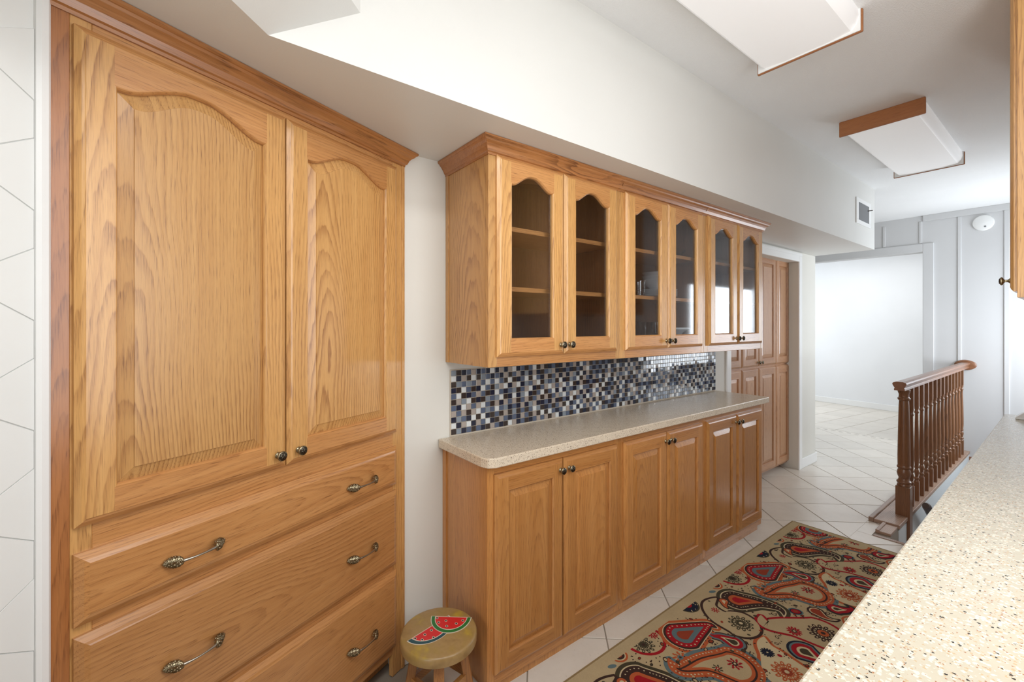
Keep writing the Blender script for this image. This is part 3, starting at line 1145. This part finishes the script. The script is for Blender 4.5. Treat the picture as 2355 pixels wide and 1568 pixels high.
lathe_thing('glass_dish', [(0.0, 0.0), (0.040, 0.0), (0.075, 0.040), (0.078, 0.046), (0.074, 0.046), (0.038, 0.006), (0.0, 0.006)], (-1.53, 2.385, SH1 + 0.0005), TUMBLER, 'shallow clear glass dish on the upper shelf', 'dish')

# ------------------------------------------------------------------ right-hand run: worktop, base cabinet, wall cabinet
ct = MB()
ct.prism([(RX - 0.002, -0.50), (RX - 0.002, 3.690), (-0.262, 3.690), (-0.284, 3.668), (-0.230, -0.50)][::-1], 0.877, 0.915)
tag(ct.build('granite_worktop', GRANITE, bevel=0.004, fix=True), 'cream granite worktop with dark flecks in the right foreground', 'worktop')
RB = -0.205
rb = empty('base_cabinet', (RB, 3.66, 0), -PI / 2)
tag(rb, 'oak base cabinet under the cream granite worktop', 'cabinet')
RW = 4.10
MB().box(0, RW, 0.02, RX - RB - 0.004, 0.09, 0.876).box(0.0, RW, 0.07, RX - RB - 0.004, 0, 0.09).build('body', OV, rb)
f = MB().box(0, RW, 0.0, 0.02, 0.80, 0.876, 1).box(0, RW, 0, 0.02, 0.09, 0.13, 1)
for k in range(6):
    f.box(k * RW / 5.0 - (0.02 if k else 0), k * RW / 5.0 + (0.02 if k < 5 else 0), -0.0005, 0.02, 0.09, 0.876, 0)
f.build('face_frame', OAK, rb)
for k in range(5):
    xa = k * RW / 5 + 0.026
    wd = (RW / 5 - 0.052 - 0.004) / 2
    door(rb, xa, 0.11, wd, 0.72, (wd - 0.025, 0.675))
    door(rb, xa + wd + 0.004, 0.11, wd, 0.72, (0.025, 0.675))

RU = -0.152
ru = empty('wall_cabinet', (RU, 3.60, 0), -PI / 2)
tag(ru, 'oak wall cabinet cut off by the right edge above the granite worktop', 'cabinet')
UWR = 3.60 - 2.355
MB().box(0, UWR, 0.0, RX - RU - 0.004, 1.508, CEIL - 0.002).build('body', OV, ru, bevel=0.0015)
wd = (UWR - 0.03) / 2
door(ru, 0.013, 1.530, wd, 1.12, (wd - 0.03, 0.04))
door(ru, 0.017 + wd, 1.530, wd, 1.12, (wd - 0.028, 0.041))

# white tray at the end of the granite
tr = MB()
x0, x1, y0, y1 = -0.234, -0.06, 3.515, 3.635
tr.loft([[(x0, y0, 0.9155), (x1, y0, 0.9155), (x1, y1, 0.9155), (x0, y1, 0.9155)], [(x0, y0, 0.924), (x1, y0, 0.924), (x1, y1, 0.924), (x0, y1, 0.924)], [(x0 + 0.006, y0 + 0.006, 0.930), (x1 - 0.006, y0 + 0.006, 0.930), (x1 - 0.006, y1 - 0.006, 0.930), (x0 + 0.006, y1 - 0.006, 0.930)], [(x0 + 0.03, y0 + 0.03, 0.952), (x1 - 0.03, y0 + 0.03, 0.952), (x1 - 0.03, y1 - 0.03, 0.952), (x0 + 0.03, y1 - 0.03, 0.952)]], 0, True, True, True)
tag(tr.build('butter_dish', plain('glazed_white', (236, 238, 236), 0.12), fix=True, bevel=0.003), 'small white covered dish at the far end of the granite worktop', 'dish')

# ------------------------------------------------------------------ ceiling lights, vent, wall disc


def fixture(y0, y1, label):
    e = empty('ceiling_light', (-0.755, (y0 + y1) / 2, CEIL))
    tag(e, label, 'ceiling light', 'fluorescent ceiling lights')
    h = (y1 - y0) / 2
    sec = [(-0.190, 0.0), (-0.192, -0.030), (-0.184, -0.062), (-0.165, -0.080), (-0.08, -0.086), (0.08, -0.086), (0.165, -0.080), (0.184, -0.062), (0.192, -0.030), (0.190, 0.0)]
    m = MB().loft([[(x, -h + 0.016, z) for x, z in sec], [(x, h - 0.016, z) for x, z in sec]], 0, False)
    m.build('diffuser', DIFF, e, smooth=True, fix=True)
    MB().box(-0.150, 0.150, -h + 0.02, h - 0.02, -0.02, 0.0).build('housing', TRIMW, e)
    for s in (-1, 1):
        ya, yb = (-h, -h + 0.014) if s < 0 else (h - 0.014, h)
        MB().box(-0.203, 0.203, ya, yb, -0.094, 0.0).build('end_cap', ENDWOOD, e, bevel=0.004)
        yc, yd = (-h + 0.014, -h + 0.020) if s < 0 else (h - 0.020, h - 0.014)
        MB().box(-0.197, 0.197, yc, yd, -0.0905, 0.0).build('end_lip', TRIMW, e, bevel=0.002)
    return e


fixture(0.93, 2.215, 'white fluorescent ceiling light with wood end cap, cut off by the top edge')
fixture(3.335, 4.635, 'white fluorescent ceiling light with a wide wood end, farther from the camera')

v = empty('wall_vent', (FX, 4.885, 2.414), PI / 2)
tag(v, 'small white air register with grey louvers on the soffit', 'vent')
m = MB()
A, B = 0.205, 0.112
a, b = 0.150, 0.078
m.box(-A, A, -0.010, 0, b, B).box(-A, A, -0.010, 0, -B, -b).box(-A, -a, -0.010, 0, -b, b).box(a, A, -0.010, 0, -b, b)
m.build('frame', TRIMW, v, bevel=0.002)
MB().box(-a, a, -0.003, 0, -b, b).build('backing', DARK, v)
for k in range(9):
    x = -a + 0.018 + k * 0.033
    s = MB()
    s.prism([(x - 0.012, -0.004), (x + 0.010, -0.009), (x + 0.011, -0.0075), (x - 0.011, -0.0025)], -b, b)
    s.build('louver', VENTG, v, fix=True)
MB().tube([(0.11, -0.008, 0.035), (0.13, -0.040, 0.038)], 0.004, 8).build('lever', PEWTERD, v)

sd = empty('smoke_detector', (-0.690, FY, 2.520))
tag(sd, 'round white smoke detector high on the far panelled wall', 'smoke detector')
MB().lathe([(0.084, 0.0), (0.084, 0.012), (0.078, 0.022), (0.060, 0.028), (0.0, 0.030)], axis='-y', seg=36).build('cover', TRIMW, sd, smooth=True)
MB().lathe([(0.009, 0.0), (0.009, 0.0022)], (0.016, -0.0282, -0.044), '-y', 14).build('test_button', VENTG, sd)

# ------------------------------------------------------------------ stairwell and railing
w = MB()
w.box(WELL_X - 0.10, WELL_X, WELL_Y, FY, -2.8, -0.12)
w.box(WELL_X - 0.10, RX, WELL_Y - 0.12, WELL_Y, -2.8, -0.12)
w.box(WELL_X - 0.001, WELL_X + 0.004, WELL_Y + 0.25, FY, -0.3, -0.02)
struct(w.build('wall_stairwell', WELLP), 'pale wall going down inside the stairwell')
st = empty('staircase', (0, WELL_Y, 0))
tag(st, 'flight of oak stairs going down behind the railing', 'staircase')
for k in range(10):
    z = -0.185 * (k + 1)
    MB().box(-0.774, RX - 0.002, 0.004 + 0.25 * k, 0.004 + 0.25 * (k + 1) + 0.02, z - 0.03, z).build('tread', BOARD_Y, st)
    MB().box(-0.774, RX - 0.002, 0.004 + 0.25 * k, 0.018 + 0.25 * k, z, z + 0.155).build('riser', TRIMW, st)
struct(MB().box(WELL_X - 0.10, RX, FY - 0.004 - 0.02, FY - 0.001, -0.115, -0.035).build('trim_4', STAIR_Y), 'wood trim at floor level on the far stairwell wall')
# edge nosing of the stair opening
struct(MB().box(-0.875, RX, WELL_Y - 0.02, WELL_Y + 0.012, -0.03, 0.004).build('trim_5', BOARD_Y, bevel=0.003), 'oak nosing along the edge of the stair opening')

rl = empty('stair_railing', (-0.82, 4.24, 0))
tag(rl, 'dark oak stair railing with turned balusters and a tapered newel post', 'railing')
RXC = -0.82


def rloc(x, y, z=0.0):
    return (x - RXC, y - 4.24, z)


# base boards
m = MB()
bx0, bx1 = -0.965 - RXC, -0.790 - RXC
by0, by1 = 3.975 - 4.24, FY - 0.002 - 4.24
m.box(bx0 + 0.030, bx1, by0, by1, -0.004, 0.024)
m.build('base_board', BOARD_Y, rl, bevel=0.004)
MB().box(bx0, bx0 + 0.030, by0, by1, -0.004, 0.030).build('board_edge', BOARD_Y, rl, bevel=0.005)
MB().box(-0.882 - RXC, -0.800 - RXC, 3.790 - 4.24, 3.973 - 4.24, -0.004, 0.014).build('nosing_return', BOARD_Y, rl, bevel=0.003)
MB().box(-0.882 - RXC, -0.862 - RXC, 3.790 - 4.24, 3.973 - 4.24, 0.014, 0.020).build('nosing_edge', BOARD_Y, rl, bevel=0.002)
# newel: square block, vase and ring, long taper
m = MB()
q = 0.041
m.box(-q, q, -q, q, -0.55, 0.235)
m.lathe([(0.040, 0.235), (0.041, 0.240), (0.036, 0.252), (0.042, 0.258), (0.043, 0.268), (0.034, 0.278), (0.030, 0.290), (0.037, 0.310), (0.041, 0.328), (0.038, 0.346), (0.032, 0.360), (0.040, 0.366), (0.041, 0.376), (0.036, 0.384), (0.0365, 0.400), (0.037, 0.460), (0.034, 0.640), (0.030, 0.820), (0.028, 0.860), (0.036, 0.866), (0.037, 0.878), (0.030, 0.884), (0.029, 0.905), (0.035, 0.922), (0.037, 0.940)], seg=24)
m.build('newel_post', STAIR_V, rl, (0, 0, 0), smooth=True, bevel=0.003)
bal = MB()
s = 0.0165
bal.box(-s, s, -s, s, 0.022, 0.175)
bal.box(-s * 0.9, s * 0.9, -s * 0.9, s * 0.9, 0.770, 0.945)
bal.lathe([(0.0165, 0.175), (0.012, 0.188), (0.017, 0.196), (0.017, 0.203), (0.010, 0.212), (0.013, 0.232), (0.017, 0.250), (0.013, 0.268), (0.010, 0.276), (0.015, 0.282), (0.015, 0.290), (0.0125, 0.300), (0.0155, 0.340), (0.0160, 0.400), (0.0135, 0.560), (0.0105, 0.690), (0.0100, 0.712), (0.0145, 0.718), (0.0145, 0.728), (0.0105, 0.736), (0.014, 0.755), (0.0148, 0.770)], seg=12)
bme = bal.mesh('baluster', [STAIR_V], True)
try:
    bme.set_sharp_from_angle(angle=math.radians(38))
except Exception:
    pass
for k in range(14):
    inst('baluster', bme, rl, rloc(-0.825, 4.49 + 0.170 * k))
# handrail: moulded profile swept along y
prof = [(-0.030, 0.940), (0.030, 0.940), (0.030, 0.952), (0.026, 0.958), (0.034, 0.972), (0.040, 0.986), (0.036, 0.996), (0.018, 1.003), (-0.018, 1.003), (-0.036, 0.996), (-0.040, 0.986), (-0.034, 0.972), (-0.026, 0.958), (-0.030, 0.952)]
prof = [(x * 1.0, z) for x, z in prof]
ya, yb = 4.135 - 4.24, FY - 0.022 - 4.24
MB().loft([[(x - 0.005, ya, z) for x, z in prof], [(x - 0.005, yb, z) for x, z in prof]], 0, True, True, True).build('handrail', STAIR_Y, rl, fix=True)
m = MB()
el = []
for yy, k in ((yb - 0.004, 0.90), (yb + 0.002, 1.0), (FY - 0.002 - 4.24, 1.0)):
    el.append([(-0.005 + 0.088 * k * math.cos(2 * PI * s / 32), yy, 0.972 + 0.056 * k * math.sin(2 * PI * s / 32)) for s in range(32)])
m.loft(el, 0, True, True, True)
m.build('wall_rosette', oak('rosette_oak', 'X', light=(140, 98, 70), dark=(100, 66, 46)), rl, fix=True, smooth=True)

gr = empty('stair_handrail', (-0.73, 4.42, 0.03))
tag(gr, 'dark wood handrail end going down inside the stairwell', 'handrail')
MB().tube([(0, -0.015, 0.045), (0, 0.02, 0.030), (0, 0.10, -0.02), (0, 0.35, -0.20), (0, 1.6, -1.12)], [0.020, 0.026, 0.026, 0.026, 0.026], 12, 0, 1.1).build('rail', plain('dark_walnut', (64, 42, 30), 0.4), gr, smooth=True)
for k in (0.35, 1.2):
    MB().tube([(-0.066, k, -0.26 - (k - 0.35) * 0.736), (-0.01, k, -0.235 - (k - 0.35) * 0.736)], 0.008, 8).build('bracket', PEWTER, gr)

# ------------------------------------------------------------------ stool
so_ = empty('wooden_stool', (-1.432, 0.757, 0))
tag(so_, 'low round wooden stool painted with two watermelon slices', 'stool')


def seat_mat():
    n = N('stained_yellow_wood')
    c = n.new('ShaderNodeTexCoord').outputs['Object']
    f = n.noise(c, 11.0, 3.0, 0.55)
    g = n.noise(c, 70.0, 3.0, 0.6)
    col = n.ramp(f, [(0.32, lin(134, 106, 62)), (0.48, lin(168, 138, 90)), (0.62, lin(162, 134, 74)), (0.74, lin(190, 162, 56))])
    col = n.mix(n.math('MULTIPLY', g, 0.35), col, lin(96, 74, 46))
    n.link(col, n.b.inputs['Base Color'])
    n.b.inputs['Roughness'].default_value = 0.32
    return n.m


SR = 0.137
seat = MB().lathe([(0.0, 0.262), (SR - 0.006, 0.262), (SR, 0.266), (SR + 0.001, 0.280), (SR, 0.294), (SR - 0.004, 0.299), (SR - 0.008, 0.300), (0.0, 0.300)], seg=56).build('seat', seat_mat(), so_, smooth=True)
MR, MG, MT, MW, MK = (plain('melon_red', (206, 34, 38), 0.3), plain('melon_green', (34, 112, 52), 0.3), plain('melon_teal', (28, 74, 82), 0.3), plain('melon_cream', (206, 196, 178), 0.4), plain('melon_seed', (30, 16, 16), 0.4))


def slice_(A, B, C, rind, seeds, zb):
    A, B, C = Vector(A), Vector(B), Vector(C)
    mid = (A + B) / 2
    u = (B - A) / 2
    wv = C - mid
    wv -= u * (wv.dot(u) / u.dot(u))
    root = None
    for k, (s, mat, off) in enumerate(((1.0, MW, -0.02), (0.955, rind, 0.0), (0.80, MW, 0.0), (0.76, MR, 0.03))):
        pts = []
        for i in range(33):
            t = PI * i / 32
            p = mid + u * math.cos(t) * s + wv * (math.sin(t) * (s - (off if off > 0 else 0)) + off)
            pts.append((p.x, p.y))
        if parea(pts) < 0:
            pts = pts[::-1]
        z = zb + 0.00025 * k
        o = MB().prism(pts, 0.2995, z).build(('slice_outline', 'rind', 'rind_line', 'flesh')[k], mat, so_ if root is None else root, fix=True)
        if root is None:
            root = o
            o.name = 'watermelon_slice'
    for q in seeds:
        for r, mat, dz in ((0.0062, MW, 0.0012), (0.0040, MK, 0.0014)):
            pts = [(q[0] + r * (1.25 if 1 else 1) * math.cos(2 * PI * i / 12) * 0.8, q[1] + r * math.sin(2 * PI * i / 12) * 0.8) for i in range(12)]
            MB().prism(pts, 0.2996, zb + dz).build('seed', mat, root)


slice_((-0.018, -0.116), (-0.052, 0.070), (0.050, -0.060), MT, [(-0.013, -0.087), (-0.010, -0.051), (0.008, -0.070), (0.022, -0.033), (-0.016, -0.022)], 0.3004)
slice_((-0.086, 0.013), (0.014, 0.131), (0.033, 0.015), MG, [(-0.062, 0.025), (-0.036, 0.018), (-0.028, 0.044), (0.0, 0.032), (0.009, 0.067), (0.009, 0.095)], 0.3018)
LEG = []
for k, ang in enumerate((-PI * 0.155, PI * 0.345, PI * 0.845, PI * 1.345)):
    c, s = math.cos(ang), math.sin(ang)
    m = MB()
    a = 0.015

    def ringz(r, z):
        return [(c * (r + dx) - s * dy, s * (r + dx) + c * dy, z) for dx, dy in ((-a, -a * 1.2), (a, -a * 1.2), (a, a * 1.2), (-a, a * 1.2))]
    m.loft([ringz(0.125, 0.0), ringz(0.080, 0.262)], 0, True, True, True)
    m.build('leg', STOOLWOOD, so_, fix=True, bevel=0.002)
for k in range(4):
    a0 = PI * (-0.155 + 0.5 * k)
    a1 = a0 + PI / 2
    r = 0.104
    p, q = Vector((r * math.cos(a0), r * math.sin(a0), 0.125 + 0.012 * (k % 2))), Vector((r * math.cos(a1), r * math.sin(a1), 0.125 + 0.012 * (k % 2)))
    d = (q - p).normalized()
    n2 = Vector((-d.y, d.x, 0)) * 0.008
    up = Vector((0, 0, 0.016))
    MB().loft([[p - n2 - up, p + n2 - up, p + n2 + up, p - n2 + up], [q - n2 - up, q + n2 - up, q + n2 + up, q - n2 + up]], 0, True, True, True).build('stretcher', oak('stretcher_wood_%d' % k, 'X', light=(186, 134, 74), dark=(130, 84, 44)), so_, fix=True)

# ------------------------------------------------------------------ paisley runner
RUGL, RUGW = 2.62, 0.665
rug = empty('paisley_runner', (-1.285, 3.512, 0), math.radians(0.9))
tag(rug, 'beige runner rug with red, orange and teal paisley print', 'rug')


def rug_mat(name, rgb):
    n = N(name)
    c = n.new('ShaderNodeTexCoord').outputs['Object']
    f = n.noise(c, 620.0, 2.0, 0.7)
    g = n.noise(c, 9.0, 2.0)
    col = n.mix(n.math('MULTIPLY_ADD', f, 0.7, n.math('MULTIPLY', g, 0.2)), lin(*[v * 0.72 for v in rgb]), lin(*[min(255, v * 1.14) for v in rgb]))
    n.link(col, n.b.inputs['Base Color'])
    n.b.inputs['Roughness'].default_value = 0.95
    n.b.inputs['Specular IOR Level'].default_value = 0.1
    n.bump(f, 0.5, 0.002)
    return n.m


RC = dict(beige=(186, 167, 130), orange=(184, 94, 56), cream=(206, 190, 152), brown=(66, 48, 42), red=(162, 32, 40), teal=(98, 118, 120), olive=(72, 66, 50), navy=(36, 40, 54), rust=(150, 66, 44))
RN = list(RC)
RM = [rug_mat('rug_' + k, RC[k]) for k in RN]
RI = {k: i for i, k in enumerate(RN)}
pile = MB().box(0, RUGW, -RUGL, 0, 0.0005, 0.0075).build('pile', RM[RI['beige']], rug, bevel=0.002)
edge = MB()
edge.box(-0.004, 0.004, -RUGL, 0, 0.0004, 0.0078).box(0.004, RUGW, -0.004, 0.004, 0.0004, 0.0078).box(RUGW - 0.004, RUGW + 0.004, -RUGL, -0.004, 0.0004, 0.0078)
edge.build('binding', rug_mat('rug_binding', (150, 128, 90)), rug)
PR = MB()
ZB = 0.0077
LIM = (0.052, RUGW - 0.045, -RUGL + 0.05, -0.045)
MOT = [0]      # running motif number, keeps overlapping prints from sharing a plane


def addpoly(p, col, layer):
    p = clip_rect(p, *LIM)
    if len(p) < 3 or abs(parea(p)) < 1e-8:
        return
    if parea(p) < 0:
        p = p[::-1]
    PR.face([(x, y, ZB + 0.0003 * layer + 0.00001 * MOT[0]) for x, y in p], RI[col])


def spine_pts(P, n=20):
    P = [Vector(p) for p in P]
    P = [P[0] * 2 - P[1]] + P + [P[-1] * 2 - P[-2]]
    out = []
    for i in range(1, len(P) - 2):
        for k in range(n):
            t = k / n
            a, b, c, d = P[i - 1], P[i], P[i + 1], P[i + 2]
            out.append(0.5 * ((2 * b) + (-a + c) * t + (2 * a - 5 * b + 4 * c - d) * t * t + (-a + 3 * b - 3 * c + d) * t ** 3))
    out.append(P[-2])
    return out


def paisley_sections(P, R, f, cut, p=0.70):
    sp = spine_pts(P, 10)
    n = len(sp)
    sec = []
    d0 = (sp[1] - sp[0]).normalized()
    for k in range(0, 10):
        ph = PI / 2 * (1 - k / 10)
        c = sp[0] - d0 * (R * f * math.sin(ph))
        w_ = R * f * math.cos(ph)
        nrm = Vector((-d0.y, d0.x))
        sec.append((c + nrm * w_, c - nrm * w_))
    last = n - 1
    for i in range(0, last + 1):
        d = (sp[min(i + 1, n - 1)] - sp[max(i - 1, 0)]).normalized()
        t = i / max(1, last)
        w_ = R * ((1 - t) ** p * (1 - 0.18 * math.sin(PI * t)) - (1 - f))
        if w_ <= 0:
            break
        nrm = Vector((-d.y, d.x))
        sec.append((sp[i] + nrm * w_, sp[i] - nrm * w_))
    return sec


def paisley(P, R, layers, lay0=0):
    MOT[0] = (MOT[0] + 1) % 29
    for k, (f, cut, col) in enumerate(layers):
        sec = paisley_sections(P, R, f, cut)
        for a, b in zip(sec[:-1], sec[1:]):
            addpoly([tuple(a[0]), tuple(b[0]), tuple(b[1])], col, lay0 + k)
            addpoly([tuple(a[0]), tuple(b[1]), tuple(a[1])], col, lay0 + k)


def dots(P, R, f, cut, col, size, step, layer):
    sec = paisley_sections(P, R, f, cut)
    for side in (0, 1):
        acc = 0.0
        for a, b in zip(sec[:-1], sec[1:]):
            acc += (b[side] - a[side]).length
            if acc > step:
                acc = 0.0
                ell(b[side], size, size * 0.8, 0.6, col, layer, 7)


def ell(c, rx, ry, ang, col, layer, n=20):
    ca, sa = math.cos(ang), math.sin(ang)
    addpoly([(c[0] + rx * math.cos(2 * PI * i / n) * ca - ry * math.sin(2 * PI * i / n) * sa, c[1] + rx * math.cos(2 * PI * i / n) * sa + ry * math.sin(2 * PI * i / n) * ca) for i in range(n)], col, layer)


def flower(c, r, n, pet, core, layer, dot=None, eye='cream'):
    MOT[0] = (MOT[0] + 1) % 29
    for i in range(n):
        a = 2 * PI * i / n
        for q in (0.52, 0.80):
            cc = (c[0] + r * q * math.cos(a + (0.2 if q > 0.7 else 0)), c[1] + r * q * math.sin(a + (0.2 if q > 0.7 else 0)))
            ell(cc, r * 0.22, r * 0.14 if q > 0.7 else r * 0.12, a, pet, layer, 9)
            if dot:
                ell(cc, r * 0.08, r * 0.06, a, dot, layer + 1, 6)
    ell(c, r * 0.36, r * 0.36, 0, core, layer + 1, 14)
    ell(c, r * 0.16, r * 0.16, 0, eye, layer + 2, 10)


PER = 0.818


def sh(P, dv):
    return [(p[0], p[1] + dv) for p in P]


for rep in range(-1, 4):
    dv = -PER * rep
    P = sh([(0.148, -0.876), (0.170, -0.775), (0.190, -0.715), (0.240, -0.712)], dv)
    paisley(P, 0.108, [(1.0, 1.0, 'orange'), (0.84, 0.86, 'cream'), (0.80, 0.82, 'brown'), (0.70, 0.70, 'red'), (0.46, 0.52, 'teal'), (0.26, 0.34, 'rust')])
    dots(P, 0.108, 0.60, 0.62, 'cream', 0.0042, 0.012, 6)
    P = sh([(0.375, -0.885), (0.300, -0.960), (0.245, -1.070), (0.165, -1.045)], dv)
    paisley(P, 0.134, [(1.0, 1.0, 'teal'), (0.87, 0.90, 'orange'), (0.66, 0.74, 'brown'), (0.60, 0.70, 'orange'), (0.50, 0.60, 'beige')])
    dots(P, 0.134, 0.77, 0.86, 'cream', 0.0042, 0.013, 6)
    flower((0.372, -0.865 + dv), 0.032, 8, 'red', 'brown', 6)
    flower((0.340, -0.945 + dv), 0.022, 7, 'olive', 'red', 6)
    P = sh([(0.180, -0.425), (0.262, -0.355), (0.350, -0.335), (0.392, -0.410)], dv)
    paisley(P, 0.098, [(1.0, 1.0, 'olive'), (0.82, 0.93, 'cream'), (0.76, 0.90, 'brown'), (0.42, 0.60, 'orange'), (0.24, 0.36, 'red')])
    dots(P, 0.098, 0.60, 0.80, 'cream', 0.0034, 0.012, 6)
    P = sh([(0.262, -0.600), (0.180, -0.618), (0.110, -0.570), (0.105, -0.470)], dv)
    paisley(P, 0.106, [(1.0, 1.0, 'brown'), (0.88, 0.94, 'beige')])
    flower((0.272, -0.590 + dv), 0.055, 12, 'olive', 'olive', 3, 'cream')
    flower((0.150, -0.590 + dv), 0.020, 8, 'red', 'red', 3)
    P = sh([(0.142, -0.490), (0.165, -0.520), (0.190, -0.530)], dv)
    paisley(P, 0.026, [(1.0, 1.0, 'brown'), (0.8, 0.9, 'orange'), (0.35, 0.4, 'cream')], 3)
    P = sh([(0.520, -0.375), (0.425, -0.435), (0.345, -0.500), (0.296, -0.440)], dv)
    paisley(P, 0.118, [(1.0, 1.0, 'red'), (0.88, 0.92, 'beige')])
    flower((0.535, -0.365 + dv), 0.062, 13, 'brown', 'orange', 3, 'cream', 'brown')
    flower((0.448, -0.452 + dv), 0.032, 12, 'red', 'olive', 3)
    P = sh([(0.310, -0.742), (0.262, -0.752), (0.226, -0.774), (0.199, -0.746)], dv)
    paisley(P, 0.054, [(1.0, 1.0, 'brown'), (0.88, 0.95, 'teal'), (0.70, 0.82, 'red'), (0.42, 0.55, 'cream'), (0.30, 0.42, 'olive')])
    P = sh([(0.520, -0.740), (0.455, -0.690), (0.400, -0.650), (0.372, -0.585)], dv)
    paisley(P, 0.118, [(1.0, 1.0, 'orange'), (0.87, 0.92, 'cream')])
    flower((0.522, -0.742 + dv), 0.058, 12, 'orange', 'rust', 3, 'cream')
    flower((0.428, -0.690 + dv), 0.028, 14, 'navy', 'navy', 3)
    ell((0.468, -0.668 + dv), 0.010, 0.008, 0, 'red', 4)
    P = sh([(0.528, -0.560), (0.572, -0.566), (0.607, -0.576), (0.650, -0.600)], dv)
    paisley(P, 0.070, [(1.0, 1.0, 'navy'), (0.86, 0.96, 'teal'), (0.74, 0.90, 'red'), (0.46, 0.66, 'cream'), (0.30, 0.50, 'olive')], 3)
    P = sh([(0.515, -0.930), (0.548, -0.900), (0.560, -0.862), (0.520, -0.848)], dv)
    paisley(P, 0.050, [(1.0, 1.0, 'olive'), (0.84, 0.90, 'navy'), (0.74, 0.80, 'red'), (0.40, 0.45, 'cream'), (0.24, 0.28, 'olive')])
    P = sh([(0.462, -1.030), (0.500, -1.045), (0.535, -1.035), (0.556, -1.005)], dv)
    paisley(P, 0.040, [(1.0, 1.0, 'brown'), (0.76, 0.86, 'cream'), (0.62, 0.72, 'rust')])
    P = sh([(0.602, -0.985), (0.618, -1.06), (0.600, -1.12), (0.570, -1.13)], dv)
    paisley(P, 0.050, [(1.0, 1.0, 'orange'), (0.8, 0.9, 'cream'), (0.66, 0.8, 'brown')])
    for k, (r, col) in enumerate(((0.034, 'teal'), (0.027, 'navy'), (0.021, 'red'), (0.011, 'rust'))):
        ell((0.398, -1.108 + dv), r, r * 0.8, 0.7, col, k)
    for k, (r, col) in enumerate(((0.098, 'red'), (0.084, 'beige'))):
        ell((0.050, -0.220 + dv), r, r, 0, col, k, 30)
    flower((0.072, -0.250 + dv), 0.050, 11, 'olive', 'olive', 3, 'cream', 'brown')
    flower((0.062, -0.165 + dv), 0.024, 9, 'red', 'red', 3)
    for k, (r, col) in enumerate(((0.060, 'olive'), (0.052, 'navy'), (0.024, 'red'))):
        ell((0.040, -0.660 + dv), r, r, 0, col, k, 26)
    for k in range(9):
        ell((0.060 + 0.026 * math.cos(k), -0.660 + dv + 0.040 * math.sin(k * 1.7)), 0.0035, 0.003, 0, 'cream', 4, 6)
    flower((0.212, -1.008 + dv), 0.034, 8, 'orange', 'teal', 1, None, 'brown')
    for k, (r, col) in enumerate(((0.040, 'orange'), (0.031, 'cream'), (0.026, 'brown'), (0.015, 'rust'))):
        ell((0.042, -0.385 + dv), r, r, 0, col, k + 1)
    ell((0.065, -0.455 + dv), 0.020, 0.010, 1.2, 'teal', 1)
    fill = [(0.212, -0.650), (0.245, -0.815), (0.285, -0.690), (0.160, -0.320), (0.245, -0.270), (0.315, -0.255), (0.108, -0.330), (0.380, -0.520), (0.350, -0.570), (0.330, -0.640), (0.405, -0.320), (0.360, -0.760), (0.405, -0.770), (0.465, -0.800), (0.475, -0.865), (0.500, -1.000), (0.440, -0.980), (0.300, -1.060), (0.330, -1.020), (0.200, -0.950), (0.110, -0.745), (0.120, -1.000), (0.290, -0.480), (0.340, -0.395), (0.600, -0.480), (0.610, -0.660), (0.590, -0.850), (0.430, -0.600), (0.255, -0.880), (0.600, -0.250), (0.460, -0.250), (0.380, -0.240), (0.220, -0.220), (0.180, -0.250), (0.095, -0.545), (0.300, -0.520), (0.245, -0.470), (0.415, -0.555), (0.480, -0.640), (0.560, -0.640), (0.580, -0.780), (0.630, -0.740), (0.440, -0.930), (0.290, -0.830), (0.330, -0.800), (0.100, -0.815), (0.120, -0.940), (0.165, -0.680), (0.310, -0.300), (0.430, -0.300), (0.620, -0.330), (0.345, -0.700), (0.380, -0.460), (0.250, -1.000)]
    rr = random.Random(20)
    for (x, y) in fill:
        r = rr.uniform(0.009, 0.015)
        an = rr.uniform(0, 3)
        ell((x, y + dv), r, r * 0.72, an, 'brown', 1, 12)
        ell((x, y + dv), r * 0.62, r * 0.42, an, rr.choice(['rust', 'olive', 'beige']), 2, 10)
        for q in range(5):
            ell((x + rr.uniform(-0.03, 0.03), y + dv + rr.uniform(-0.03, 0.03)), 0.0042, 0.003, an, 'brown', 1, 6)
o = PR.build('paisley_print', RM, rug)
o['kind'] = 'stuff'
